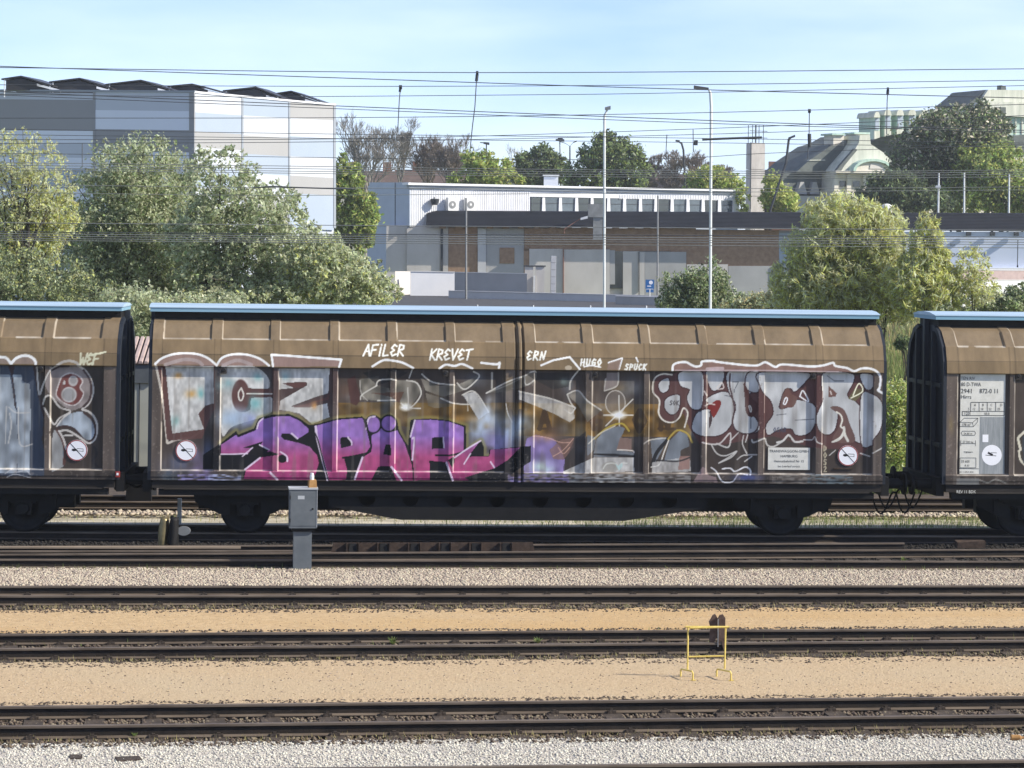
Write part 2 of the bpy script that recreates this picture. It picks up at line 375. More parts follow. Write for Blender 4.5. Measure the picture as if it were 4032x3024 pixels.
blades('straw','short dry straw lying on the tan sand',np.concatenate([scatter_pts(16000,2612,2585,2778,2739,-0.134),scatter_pts(9000,2404,2394,2492,2472,-0.139)]),.03,.09,.010,'straw',lean=1.3,flat=True)
blades('weeds','green weeds along the turnout edge',np.concatenate([scatter_pts(2600,2226,2232,2256,2256,-0.17)[:1900],scatter_pts(500,2500,2480,2545,2530,-0.17)]),.03,.13,.012,'blade',lean=.6)
blades('dry_grass','dry grass tufts beside the sidings',np.concatenate([scatter_pts(2500,2385,2372,2408,2398,-0.16),scatter_pts(2500,2590,2560,2622,2594,-0.16),scatter_pts(1500,2900,2860,2932,2890,-.16),scatter_pts(1500,2230,2236,2256,2256,-.16)]),.02,.08,.010,'blade_dry',lean=.8)
gp=scatter_pts(26000,1990,2000,2094,2102,-0.20); keep=(gp[:,0]>rng.normal(1.0,2.5,len(gp)))|(rng.random(len(gp))<.05)
blades('grass','fresh green grass behind the wagons',gp[keep],.06,.22,.016,'blade',lean=.45)
blades('dry_grass','yellowed grass along the pale path behind the wagons',scatter_pts(2600,2016,2024,2060,2070,-0.19),.04,.14,.014,'blade_dry',lean=.6)
# tall grass on the bank seen between the wagons and over their roofs
def bank(n,x0,x1,Y0,Y1):
    Y=rng.uniform(Y0,Y1,n); px=rng.uniform(x0,x1,n); X=(px-CX)/F*Y
    return np.stack([X,Y,np.array([zt(y) for y in Y])],1)
blades('grass','tall bright grass on the bank behind the wagon gap',bank(22000,3380,3720,66,120),.25,.75,.05,'blade',lean=.4)
blades('dry_grass','pale dry grass on the bank below the saplings',bank(16000,2850,4100,90,220),.3,.9,.06,'blade_dry',lean=.4)
blades('grass','green rough grass on the bank below the saplings',bank(16000,2600,4100,80,230),.3,.9,.06,'blade',lean=.4)

# sparse litter of small dark and pale stones on the sand
stones('ballast','sparse small stones scattered over the tan sand',np.concatenate([scatter_pts(800,2614,2588,2776,2737,-0.137),scatter_pts(400,2406,2396,2490,2470,-0.142)]),.006,.016,'stone_brown')
stones('gravel','sparse pale pebbles scattered over the tan sand',np.concatenate([scatter_pts(1500,2614,2588,2776,2737,-0.137),scatter_pts(700,2406,2396,2490,2470,-0.142)]),.006,.014,'stone_pink')
# small weeds between the rails
def weed(px,py,h,label,n=26):
    p=onZ(px,py,-0.16); V=[];Fq=[]
    for k in range(n):
        a=random.uniform(0,6.28); l=random.uniform(.3,1.1); hh=h*random.uniform(.5,1)
        d=Vector((math.cos(a),math.sin(a),0)); e=Vector((-d.y,d.x,0))
        t=p+d*(hh*math.sin(l))+Vector((0,0,hh*math.cos(l))); q=p+d*(hh*math.sin(l)*.5)+Vector((0,0,hh*math.cos(l)*.62))
        b=len(V); V+= [p,q+e*.012,t,q-e*.012]; Fq.append((b,b+1,b+2,b+3))
    m=MB(); m.add(V,Fq); tag(m.build('weed','blade'),label,'weed',None)
weed(1548,2538,.16,'small bright green weed rooted between the rails, alone beside bare stones')
weed(2118,2534,.13,'low spreading green weed rooted between the rails of the same siding')
weed(3555,2212,.13,'pale leafy weed growing on the turnout rails')
weed(530,2905,.12,'white flowering weed at the edge of the lowest siding',18)

# ================================================================ tracks
PROF=[(-.07,-.16),(.07,-.16),(.07,-.148),(.012,-.128),(.009,-.045),(.036,-.030),(.036,-.006),(.028,0),(-.028,0),(-.036,-.006),(-.036,-.030),(-.009,-.045),(-.012,-.128),(-.07,-.148)]
def rail(pts,parent,seg=1):
    m=MB(); n=len(PROF); P=[Vector((p[0],p[1],p[2])) for p in pts]
    for i,p in enumerate(P):
        d=(P[min(i+1,len(P)-1)]-P[max(i-1,0)]).normalized(); e=Vector((-d.y,d.x,0)).normalized()
        for y,z in PROF: m.v.append(tuple(p+e*y+Vector((0,0,z))))
    for i in range(len(P)-1):
        for k in range(n):
            k2=(k+1)%n; m.f.append((i*n+k,(i+1)*n+k,(i+1)*n+k2,i*n+k2)); m.m.append(1 if k in (5,6,7,8,9,2,12) else 0)  # foot tops share the lighter head colour, sunlight put into the colour
    m.f=[f[::-1] for f in m.f]
    return m.build('rail',['rail_rust','rail_top'],parent)
ms=MB(); ms.box((-.12,-1.25,-.30),(.12,1.25,-.156))
for y in (-.75,.75):
    for s in (-1,1):
        ms.box((-.055,y+s*.075-.035,-.156),(.055,y+s*.075+.035,-.118)); ms.box((-.02,y+s*.075-.02,-.118),(.02,y+s*.075+.02,-.100))
sleeper_me=ms.mesh('sleeper','sleeper')
def track(label,far,near,sleep=True,X0=None,nm='railway_track',span=(-700,4732)):
    a=[onZ(px,lerp_line(*far,px),0) for px in span]; b=[onZ(px,lerp_line(*near,px),0) for px in span]
    c=(a[0]+a[1]+b[0]+b[1])/4; t=thing(nm,label,'railway track',(c.x,c.y,-.18))
    off=Vector((c.x,c.y,-.18))
    pf=[a[0].lerp(a[1],i/8)-off for i in range(9)]; pn=[b[0].lerp(b[1],i/8)-off for i in range(9)]
    rail(pf,t); rail(pn,t)
    if sleep:
        L=(a[1]-a[0]).length; n=int(L/.72); d=(a[1]-a[0]).normalized(); ang=math.atan2(d.y,d.x)
        for i in range(n):
            f=(i+.5+random.uniform(-.05,.05))/n; p=a[0].lerp(a[1],f); q=b[0].lerp(b[1],f); mid=(p+q)/2
            px,_=proj(mid.x,mid.y,0)
            if -150<px<4182:
                o=link('sleeper',sleeper_me,t); o.location=mid-off; o.rotation_euler=(0,0,ang+random.uniform(-.012,.012))
                o.scale=(1,(q-p).length/1.5*0.98,1)
    return t
track('rusty siding track between the pinkish gravel and the orange sand',(2307,2304.5),(2345,2339))
track('rusty siding track between the two sandy strips, behind the yellow frame',(2495.7,2473.5),(2552.6,2519.7))
track('rusty siding track between the wide sand and the white gravel',(2780.5,2741),(2858,2813))
track('siding track along the lower edge of the white gravel',(3037,2991),(3125,3075),sleep=False)
# turnout
tn=thing('turnout','blackened turnout with converging rails beside the wagons','railway track',(0,52,-.18))
for l,r,x0,x1 in ((2150,2135,-700,3560),(2181,2161,-700,4732),(2168,2164,-700,1180),(2201,2209,-700,4732)):
    a=onZ(x0,lerp_line(l,r,x0),0); b=onZ(x1,lerp_line(l,r,x1),0)
    rail([a.lerp(b,i/8)-tn.location for i in range(9)],tn)
for i in range(34):
    px=-150+i*130; a=onZ(px,2142,0); b=onZ(px,2212,0); mid=(a+b)/2
    o=link('sleeper',sleeper_me,tn); o.location=mid-tn.location+Vector((0,0,-.005)); o.scale=(1,1.25,1)
# brown check rail with support blocks
m=MB(); a=onZ(1302,2184,-.15); b=onZ(2108,2182,-.15)
d=(b-a).normalized(); nrm=Vector((-d.y,d.x,0))
pl=thing('check_rail','rust brown check rail with block supports lying along the turnout','check rail',tuple(a))
L=(b-a).length
MB().hexa([(0,.0,.0),(L,.0,.0),(L,.03,.0),(0,.03,.0),(.05,.0,.225),(L-.05,.0,.225),(L-.05,.03,.225),(.05,.03,.225)]).build('plate','rust_brown',pl)
for i in range(6):
    x=.35+i*(L-.75)/5.4; 
    MB().hexa([(x-.02,-.05,0),(x+.16,-.05,0),(x+.16,0,0),(x-.02,0,0),(x,-.02,.215),(x+.13,-.02,.215),(x+.13,0,.215),(x,0,.215)]).build('support_block','black_steel',pl)
    for xx in (x-.06,x+.17): MB().box((xx,-.07,0),(xx+.025,0,.225)).build('rib','rust_brown',pl)
pl.rotation_euler=(0,0,math.atan2(d.y,d.x))
# loose plank and flat boards
def board(px0,px1,py,py2,z,mname,label,name='wooden_plank',cat='plank',th=.09):
    a=onZ(px0,py,z); b=onZ(px1,py2,z); d=(b-a); w=Vector((-d.y,d.x,0)).normalized()*.22; h=Vector((0,0,th))
    m=MB(); m.hexa([a,b,b+w,a+w,a+h*.8,b+h,b+w+h,a+w+h]); return tag(m.build(name,mname),label,cat)
board(812,960,2232,2236,-.16,'plank','weathered wooden plank lying at the gravel edge of the turnout')
board(-120,948,2160,2162,-.03,'plank','long grey timber board laid along the turnout rails',th=.03)
board(3770,3880,2158,2158,-.14,'rust_brown','small pale metal point machine cover beside the turnout',name='machine_cover',cat='cover',th=.14)
board(275,325,2991,2990,-.15,'sleeper','short dark stick lying on the white gravel, shorter of two',name='stick',cat='stick',th=.02)
board(462,560,3000,2996,-.15,'sleeper','long dark flat stick lying on the white gravel',name='stick',cat='stick',th=.02)
# far track behind the wagons
tr=thing('railway_track','rusty track on a stone shoulder behind the wagons','railway track',(0,63,-.1))
for yl,yr in ((1972,1985),(1948,1961)):
    a=onZ(-700,lerp_line(yl,yr,-700),.12); b=onZ(4732,lerp_line(yl,yr,4732),.12)
    rail([a.lerp(b,i/8)-tr.location for i in range(9)],tr)
m=MB(); 
for i in range(25):
    px=-700+5432*i/24
    m.v+= [tuple(onZ(px,lerp_line(2026,2036,px),-.19)),tuple(onZ(px,lerp_line(1998,2010,px),-.03)),tuple(onZ(px,lerp_line(1925,1938,px),-.03)),tuple(onZ(px,lerp_line(1905,1918,px),-.2))]
for i in range(24):
    for k in range(3): m.f.append((4*i+k,4*i+4+k,4*i+5+k,4*i+1+k)); m.m.append(0)
struct(m.build('ballast_shoulder','ballast_dark'),'stone shoulder of the track behind the wagons')
sp=scatter_pts(7000,1990,2003,2026,2036,-0.10)
stones('ballast','pale stones on the shoulder behind the wagons',sp,.03,.07,'stone_pink')
# ================================================================ painted wagon sides
class Canvas:
    """paint colours held on the vertices of a wagon side; shapes are given in photograph pixels"""
    def __init__(s,PX,PY,C): s.PX,s.PY,s.C=PX,PY,C; s.cx=PX[PX.shape[0]//2]; s.ry=PY[:,PY.shape[1]//2]
    def win(s,x0,x1,y0,y1):
        c=np.where((s.cx>x0-45)&(s.cx<x1+45))[0]; r=np.where((s.ry>y0-45)&(s.ry<y1+45))[0]
        if len(c)==0 or len(r)==0: return None
        return slice(r[0],r[-1]+1),slice(c[0],c[-1]+1)
    def _mix(s,w,a,colr):
        c=colr(s.PX[w],s.PY[w]) if callable(colr) else np.array(colr,float)
        s.C[w]=s.C[w]*(1-a[...,None])+c*a[...,None]
    def fill(s,pts,colr,a=1.0,smooth=False):
        if smooth: pts=spline(pts,True)
        P=np.array(pts,float); w=s.win(P[:,0].min(),P[:,0].max(),P[:,1].min(),P[:,1].max())
        if w is None: return
        x,y=s.PX[w],s.PY[w]; ins=np.zeros(x.shape,bool); n=len(P)
        for i in range(n):
            x1,y1=P[i]; x2,y2=P[(i+1)%n]
            if y1==y2: continue
            c=((y1>y)!=(y2>y)); ins^= c&(x<(x2-x1)*(y-y1)/(y2-y1)+x1)
        s._mix(w,ins*float(a),colr)
    def line(s,pts,wd,colr,a=1.0,smooth=True,soft=1.3,close=False):
        P=np.array(spline(pts,close) if smooth and len(pts)>2 else (list(pts)+[pts[0]] if close else pts),float)
        w=s.win(P[:,0].min()-wd,P[:,0].max()+wd,P[:,1].min()-wd,P[:,1].max()+wd)
        if w is None: return
        x,y=s.PX[w],s.PY[w]; d2=np.full(x.shape,1e9)
        for i in range(len(P)-1):
            ax,ay=P[i]; bx,by=P[i+1]; dx,dy=bx-ax,by-ay; L=dx*dx+dy*dy+1e-9
            t=np.clip(((x-ax)*dx+(y-ay)*dy)/L,0,1); d2=np.minimum(d2,(x-ax-t*dx)**2+(y-ay-t*dy)**2)
        s._mix(w,np.clip((wd/2-np.sqrt(d2))/soft+.5,0,1)*a,colr)
    def ell(s,cx,cy,rx,ry,colr,a=1.0,soft=.12):
        w=s.win(cx-rx*1.3,cx+rx*1.3,cy-ry*1.3,cy+ry*1.3)
        if w is None: return
        d=np.sqrt(((s.PX[w]-cx)/rx)**2+((s.PY[w]-cy)/ry)**2); s._mix(w,np.clip((1-d)/soft+.5,0,1)*a,colr)
    def fog(s,cx,cy,rx,ry,colr,a=.6):
        w=s.win(cx-rx*2,cx+rx*2,cy-ry*2,cy+ry*2)
        if w is None: return
        d=((s.PX[w]-cx)/rx)**2+((s.PY[w]-cy)/ry)**2
        n=vnoise(s.PX[w]/22,s.PY[w]/30,11); s._mix(w,np.exp(-d*1.4)*a*np.clip(.35+1.1*n,0,1),colr)
    def text(s,t,x,y,h,colr,wd=5,adv=.78,slant=.12,a=.95):
        for ch in t:
            for st in FONT.get(ch,[]):
                pts=[(x+(p[0]*.62+(1-p[1])*slant)*h, y+p[1]*h) for p in st]
                s.line(pts,wd,colr,a,smooth=False)
            x+=h*adv if ch!='I' else h*.4
def spline(pts,close=False,n=5):
    P=[np.array(p,float) for p in pts]; out=[]; N=len(P)
    for i in range(N if close else N-1):
        g=(lambda k:P[k%N]) if close else (lambda k:P[min(max(k,0),N-1)])
        a,b,c,d=g(i-1),g(i),g(i+1),g(i+2)
        for k in range(n):
            t=k/n; out.append(.5*((2*b)+(c-a)*t+(2*a-5*b+4*c-d)*t*t+(3*b-a-3*c+d)*t**3))
    out.append(P[0] if close else P[-1]); return out
def vnoise(x,y,seed=0):
    r=np.random.default_rng(seed).random((64,64)); xi=np.floor(x).astype(int); yi=np.floor(y).astype(int)
    fx,fy=x-xi,y-yi; fx=fx*fx*(3-2*fx); fy=fy*fy*(3-2*fy); g=lambda a,b:r[b%64,a%64]
    return (g(xi,yi)*(1-fx)+g(xi+1,yi)*fx)*(1-fy)+(g(xi,yi+1)*(1-fx)+g(xi+1,yi+1)*fx)*fy
FONT={'A':[[(0,1),(.45,0),(.9,1)],[(.2,.6),(.75,.6)]],'F':[[(.8,0),(.05,.05),(0,1)],[(.05,.5),(.6,.45)]],'I':[[(.2,.25),(.2,1)],[(.2,0),(.25,.06)]],
'L':[[(.1,0),(.05,1),(.75,.95)]],'E':[[(.75,.15),(.4,0),(.05,.3),(.5,.5),(.05,.7),(.35,1),(.85,.85)]],'R':[[(.05,1),(.1,0),(.7,.1),(.7,.4),(.1,.5),(.85,1)]],
'K':[[(.1,0),(.1,1)],[(.8,0),(.15,.5),(.85,1)]],'V':[[(0,0),(.4,1),(.85,0)]],'T':[[(0,.1),(.95,0)],[(.45,.05),(.4,1)]],'N':[[(.05,1),(.1,.1),(.7,.95),(.8,0)]],
'H':[[(.1,0),(.1,1)],[(.8,0),(.8,1)],[(.1,.5),(.8,.5)]],'U':[[(.1,0),(.1,.8),(.45,1),(.75,.8),(.8,0)]],'G':[[(.8,.15),(.4,0),(.05,.4),(.2,.95),(.75,.9),(.8,.55),(.5,.55)]],
'O':[[(.45,0),(.05,.45),(.4,1),(.85,.5),(.45,0)]],'S':[[(.8,.1),(.3,0),(.1,.3),(.7,.6),(.6,.95),(.05,.9)]],'C':[[(.8,.15),(.4,0),(.05,.5),(.35,1),(.85,.85)]],'.':[[(.3,.95),(.35,1)]],
'D':[[(.1,0),(.1,1),(.7,.7),(.7,.3),(.1,0)]],'2':[[(.1,.2),(.5,0),(.75,.3),(.1,1),(.85,1)]],'1':[[(.2,.2),(.5,0),(.5,1)]],'W':[[(0,0),(.2,1),(.45,.4),(.7,1),(.95,0)]],'P':[[(.1,1),(.1,0),(.75,.15),(.7,.5),(.1,.55)]]}
K=.497288; k1=lambda P:[(x*K,1150+y*K) for x,y in P]; k2=lambda P:[(900+x*K,1150+y*K) for x,y in P]; k3=lambda P:[(1900+x*K,1150+y*K) for x,y in P]
K4=.40687; k4=lambda P:[(2700+x*K4,1150+y*K4) for x,y in P]; K0=.23508; k0=lambda P:[(x*K0,1380+y*K0) for x,y in P]
def shift(f,P): return f(P)
WHITE=np.array((282,279,264.)); SILV=np.array((192,191,186.)); MAR=np.array((92,64,60.)); BLK=np.array((24,24,27.)); DARK=np.array((52,47,44.)); PNK=np.array((176,146,140.))
def silver(px,py):
    n=vnoise(px/30,py/45,3)*.5+vnoise(px/9,py/16,4)*.5
    return SILV[None,None]*(.78+.42*n)[...,None]

def paint_w2(c):
    # old painted name on a gold band, mostly covered
    gold=lambda px,py:np.array((122,92,44.))*(.5+.8*vnoise(px/40,py/25,5))[...,None]
    c.fill([(1330,1586),(1560,1582),(1800,1590),(2000,1585),(2720,1592),(2722,1722),(2000,1716),(1330,1655)],gold,.9)
    dk=(66,50,34)
    for ch,x,wd,hh in (('W',2010,17,66),('A',2125,19,70),('G',2328,19,74),('O',2497,22,78),('N',2600,20,72)):
        c.text(ch,x,1618,hh,dk,wd,1,.0,.95)
        if ch in 'WAN': c.line([(x-8,1688),(x+58,1688)],9,dk,.9,False)
    for x,y,rx,ry,cc,a in ((700,1830,70,45,(92,98,120),.8),(800,1850,50,40,(120,106,150),.85),(660,1870,40,25,(84,96,110),.8),(770,1790,30,40,(118,108,146),.6),(820,1780,26,60,(82,96,128),.7)): c.fog(x,y,rx,ry,cc,a)
    # silver letters at the wagon's left end
    c.line(k1([(1230,560),(1260,700),(1290,860),(1310,1050),(1322,1165),(1330,1195),(1400,1168),(1520,1150),(1600,1090)]),9,(205,196,182),.9)
    c.fill(k1([(1245,580),(1700,580),(1715,900),(1660,1000),(1600,1160),(1360,1175),(1320,1165),(1290,800)]),MAR,.95)
    c.fill(k1([(1310,585),(1690,588),(1695,880),(1625,900),(1570,965),(1615,1085),(1365,1120),(1340,900)]),silver)
    c.fill(k1([(1700,585),(2160,590),(2160,1100),(1900,1120),(1700,1180)]),(70,66,66),.8)
    c.fill(k1([(1750,600),(1800,585),(2000,585),(2110,660),(2130,760),(1960,770),(1900,700),(1860,760),(1850,880),(1900,950),(1980,930),(2000,830),(2150,835),(2140,960),(1850,1060),(1755,1120)]),silver,1,True)
    c.ell(1905*K,1150+820*K,70*K,128*K,MAR); c.fill(k1([(1950,760),(2200,770),(2200,830),(1950,840)]),MAR)
    c.line(k1([(1910,760),(1888,800),(1895,850),(1915,855),(1928,810),(1910,760)]),6,(215,208,196)); c.line(k1([(1955,805),(2160,805)]),5,(215,208,196),1,False)
    for x,y,rx,ry,cc in ((1405,660,40,20,(205,150,80)),(1520,810,45,30,(200,155,85)),(1590,800,25,40,(105,165,165)),(1385,1020,30,40,(110,160,155)),(1790,730,60,40,(130,170,175)),(2020,880,50,60,(115,170,170)),(2040,670,40,30,(120,175,175)),(1850,1010,110,60,(160,180,198)),(1540,860,40,30,(225,228,225))):
        c.fog(x*K,1150+y*K,rx*K*1.3,ry*K*1.3,cc,.9)
    c.fill(k2([(345,600),(870,600),(870,1000),(650,1060),(500,960),(345,970)]),(78,62,60),.9)
    c.fill(k2([(400,605),(800,605),(790,800),(690,830),(490,905),(640,915),(780,880),(800,990),(660,1045),(560,960),(400,930),(410,860),(620,740),(620,715),(520,710),(510,760),(400,770)]),silver)
    c.fill(k2([(420,720),(620,712),(600,750),(520,760)]),MAR); c.fill(k2([(490,910),(640,880),(780,830),(800,790),(800,850),(660,880),(640,915)]),MAR)
    c.fog(900+600*K,1150+940*K,120,30,(195,190,180),.6); c.fog(900+680*K,1150+900*K,14,18,(205,150,90),.8); c.fog(900+450*K,1150+660*K,20,20,(130,170,175),.8)
    # canopy tops of those letters
    top=lambda P,f:(c.fill(spline(f(P)),PNK,.75),c.line(f(P),9,WHITE))
    top([(1228,570),(1290,520),(1400,488),(1540,488),(1640,520),(1716,580)],k1); top([(1716,580),(1760,520),(1850,493),(1960,497),(2060,530),(2130,582)],k1)
    c.fill(k2([(340,497),(893,535),(878,592),(348,588)]),PNK,.8); c.line(k2([(352,588),(340,497),(480,505),(893,535),(876,592)]),9,WHITE,1,False)
    for P in ([(1310,575),(1450,535),(1560,545),(1600,575)],[(1770,580),(1880,540),(1990,575)]): c.line(k1(P),14,(196,180,176),.8)
    # layered smears of older paint
    r_=np.random.default_rng(77)
    for _ in range(95):
        cc=[(142,140,132),(112,98,82),(78,74,74),(160,156,148),(118,86,66),(120,130,142),(140,112,60)][r_.integers(7)]
        c.fog(r_.uniform(1340,2770),r_.uniform(1490,1850),r_.uniform(18,60),r_.uniform(14,50),cc,r_.uniform(.25,.6))
    # dark ghost letters in the middle
    gh=lambda px,py:np.array((128,124,112.))*(.6+.7*vnoise(px/24,py/30,8))[...,None]
    c.fill(k2([(940,690),(1000,660),(1050,850),(1010,900),(965,880)]),(78,50,46),.8)
    c.fill(k2([(1040,690),(1190,665),(1180,740),(1270,760),(1300,870),(1180,860),(1060,850)]),gh,.85)
    c.fill(k2([(1060,640),(1180,610),(1320,600),(1420,640),(1300,700),(1180,740),(1090,660)]),(40,38,38),.7)
    c.fill(k2([(1330,700),(1480,700),(1530,790),(1420,930),(1360,870),(1300,800)]),gh,.8)
    c.fill(k2([(1520,680),(1650,740),(1800,740),(1980,660),(1890,770),(1700,830),(1560,780)]),gh,.75)
    c.fill(k2([(1850,810),(1950,790),(2060,950),(1980,1010),(1900,880)]),silver,.85)
    c.fill(k2([(1560,800),(1700,840),(1780,900),(1640,920),(1580,900)]),gh,.55)
    c.fill(k2([(1130,800),(1390,790),(1350,880),(1290,830)]),(88,62,50),.8)
    wl=lambda P,f=k2,w=5.5,a=.9:c.line(f(P),w,(206,202,190),a)
    wl([(1170,740),(1190,700),(1280,690),(1330,700)]); wl([(1175,740),(1060,810),(1045,850)]); wl([(1410,700),(1490,720),(1525,800),(1480,880),(1420,920),(1365,880)])
    wl([(1530,650),(1620,715),(1790,735)]); wl([(1180,860),(1320,855)]); wl([(1420,760),(1425,930)]); wl([(1370,915),(1520,922)],k2,5); wl([(1810,720),(1875,770),(1985,670),(1940,630)])
    wl([(1680,840),(1780,880),(1900,890)]); wl([(1850,815),(1950,790),(2060,950)]); wl([(2040,800),(2200,740),(2300,690)]); wl([(1455,610),(1430,680)],k2,5); wl([(2085,640),(2085,760)],k2,8,.7); wl([(1890,830),(1895,940)],k2,4,.7)
    wl([(1040,700),(1050,800),(1100,860)],k2,4,.7)
    c.ell(900+1405*K,1150+912*K,22,14,(235,235,225),.9,.8)
    # pointed forms beside the centre bar
    c.fill(k3([(30,800),(180,720),(330,660),(420,630),(420,720),(300,760),(180,790)]),gh,.6); wl([(30,800),(200,710),(330,665)],k3); wl([(330,665),(415,625),(415,690),(345,735),(330,665)],k3)
    c.fill(k3([(290,785),(420,815),(560,850),(720,910),(730,1000),(690,1030),(560,960),(420,900),(290,850)]),silver,.75); wl([(285,785),(420,815),(560,850),(735,915)],k3); wl([(650,930),(700,960),(730,925)],k3)
    c.fill(k3([(330,640),(690,640),(680,750),(560,770),(420,700)]),(44,43,42),.7); c.fog(1900+640*K,1150+710*K,26,18,(120,135,128),.7)
    c.fill(k3([(670,810),(755,780),(830,860),(950,930),(830,1030),(760,900)]),gh,.7); wl([(670,810),(755,780),(830,860),(940,935)],k3); wl([(670,810),(700,880),(735,920)],k3)
    wl([(690,770),(700,700),(760,620)],k3,6); wl([(965,780),(975,690)],k3,6,.7); wl([(970,780),(1065,740),(1075,640)],k3,6,.8)
    c.fill(k3([(965,780),(1065,740),(1075,640),(985,640)]),(150,140,136),.7)
    c.ell(1900+1052*K,1150+875*K,78*K,95*K,(120,110,100),.6,.2); c.line([(1900+(1052+78*math.cos(t))*K,1150+(875+95*math.sin(t))*K) for t in np.linspace(0,6.283,16)],4.5,(196,190,178),.8)
    wl([(1080,820),(1085,1110)],k3,5); wl([(960,975),(1190,975)],k3,6); wl([(975,1060),(1190,850)],k3,5); c.ell(1900+1080*K,1150+975*K,26,15,(238,236,225),.95,.9)
    wl([(185,880),(200,960),(235,1030)],k3,4)
    # pale clouds and lavender field round the big letters
    for x,y,rx,ry,cc,a in ((60,980,60,40,(168,186,205),.8),(170,1010,40,28,(150,160,205),.7),(1990,1090,55,60,(172,190,212),.95),(2060,1010,45,60,(190,205,222),.9),(2200,1120,50,70,(148,170,195),.9),(2120,1200,60,60,(150,140,190),.9),(2060,900,14,40,(205,212,218),.8),(2300,1060,55,60,(178,196,214),.9)):
        c.fog(900+x*K,1150+y*K,rx,ry,cc,a)
    c.fill(k3([(350,1160),(420,1130),(560,1160),(620,1230),(650,1330),(650,1430),(330,1430),(320,1300)]),lambda px,py:np.array((132,116,166.))*(.8+.4*vnoise(px/30,py/30,9))[...,None],.92)
    c.fog(1900+470*K,1150+1390*K,55,30,(190,215,208),.95); c.fog(1900+500*K,1150+1150*K,60,22,(165,128,104),.7)
    c.fill(k3([(530,1250),(620,1170),(720,1150),(720,1230),(640,1330),(560,1320)]),(128,98,88),.7)
    for P in ([(400,1140),(500,1150),(620,1190),(690,1190)],[(560,1300),(640,1250),(720,1160)],[(600,1230),(640,1280),(690,1230)]): c.line(k3(P),4,(200,160,140),.7)
    c.fill(k3([(720,1180),(820,1100),(830,1330),(640,1420),(640,1380)]),(60,56,56),.6)
    # big grey rounded letters lower right
    gr=lambda px,py:np.array((118,124,130.))*(.82+.3*vnoise(px/40,py/40,12))[...,None]
    c.fill(k3([(880,1280),(900,1170),(960,1100),(1080,1060),(1130,1080),(1080,1180),(1070,1250),(1200,1270),(1200,1300),(880,1305)]),gr)
    c.fill(k3([(830,1130),(900,1150),(880,1250),(830,1300)]),gr,.8)
    c.line(k3([(890,1160),(980,1080),(1100,1040),(1160,1100)]),7,(190,168,70),.8); c.line(k3([(840,1200),(930,1120),(1050,1060)]),5,(205,200,185),.8)
    c.fill(k3([(1090,1150),(1180,1160),(1180,1250),(1060,1250)]),(132,108,98),.85); c.line(k3([(1070,1250),(1180,1255),(1200,1270)]),5,(205,196,184))
    c.fill(k3([(640,1420),(880,1310),(1200,1310),(1200,1420),(640,1440)]),silver,.85); c.line(k3([(890,1285),(1050,1290),(1200,1300)]),9,(34,34,36),.9)
    c.ell(1900+1010*K,1150+1385*K,34,22,(150,146,136),.7); c.line(k3([(955,1400),(985,1360),(1060,1360),(1075,1390),(1100,1355),(1145,1355)]),5,(205,205,195),.8); c.fill(k3([(1050,1360),(1075,1375),(1105,1352),(1110,1380),(1080,1415)]),(172,196,192),.9)
    c.fill(k3([(1330,1170),(1400,1150),(1470,1160),(1420,1260),(1350,1380)]),gr); c.fill(k3([(1440,1330),(1480,1180),(1560,1100),(1620,1130),(1640,1220),(1570,1250),(1560,1340)]),gr)
    c.line(k3([(1340,1380),(1380,1270),(1470,1165)]),14,(40,40,42)); c.line(k3([(1335,1385),(1400,1365),(1440,1260),(1475,1170)]),5,(215,210,198)); c.line(k3([(1470,1165),(1540,1095),(1620,1120),(1660,1190)]),7,(190,165,75),.8)
    c.fill(k3([(1340,1350),(1640,1300),(1650,1420),(1340,1430)]),silver,.75); c.fill(k3([(1560,1300),(1640,1300),(1640,1400),(1550,1410)]),(140,108,98),.85); c.line(k3([(1280,1200),(1330,1170),(1450,1155)]),5,(205,200,188),.8)
    c.line(k3([(1370,1330),(1540,1340),(1640,1310)]),6,(42,42,44),.8)
    # purple to magenta piece with black shadow
    SIL=[(-205,1290),(-60,1195),(60,1100),(75,1130),(200,1080),(240,1000),(350,970),(480,965),(560,1000),(640,1055),(700,1045),(860,1000),(1060,985),(1085,1010),(1145,975),(1210,1000),(1270,972),(1335,1020),(1350,1100),(1395,1180),(1422,1215),(1440,1010),(1600,1000),(1740,1015),(1880,1060),(1880,1255),(1905,1240),(2000,1175),(2022,1230),(2022,1300),(2060,1295),(2060,1250),(2300,1225),(2395,1218),(2395,1340),(2260,1425),(2180,1500),(100,1482),(60,1405),(-205,1405)]
    c.line(k2(SIL[1:31]),22,(150,146,84),.5,False,8); c.fill(k2(SIL),BLK)
    c.fill(k2([(-205,1300),(-205,1405),(70,1405),(100,1400),(100,1290)]),(20,21,26))
    def pm(px,py):
        y=(py-1150)/K; t=np.clip((y-1140)/170,0,1)[...,None]; n=(.9+.2*vnoise(px/18,py/18,6))[...,None]
        u=np.clip((y-1380)/110,0,1)[...,None]
        return (np.array((146,110,176.))*(1-t)+np.array((164,74,116.))*t)*(1-u)*n+np.array((134,46,92.))*u*n
    c.fill(k2([(-60,1285),(-60,1210),(60,1130),(75,1150),(215,1095),(248,1015),(350,988),(480,982),(560,1018),(635,1085),(630,1112),(550,1162),(480,1118),(420,1122),(415,1145),(440,1168),(560,1195),(640,1225),(700,1290),(715,1350),(690,1440),(650,1488),(120,1480),(140,1400),(250,1310),(380,1292),(400,1282),(330,1262),(150,1282)]),pm)
    c.fill(k2([(115,1232),(275,1180),(250,1215),(320,1250),(300,1272),(150,1282),(190,1235)]),BLK); c.fill(k2([(-60,1285),(150,1282),(250,1300),(130,1395),(-60,1400)]),(20,21,26))
    c.ell(900+425*K,1150+1320*K,36*K,32*K,BLK)
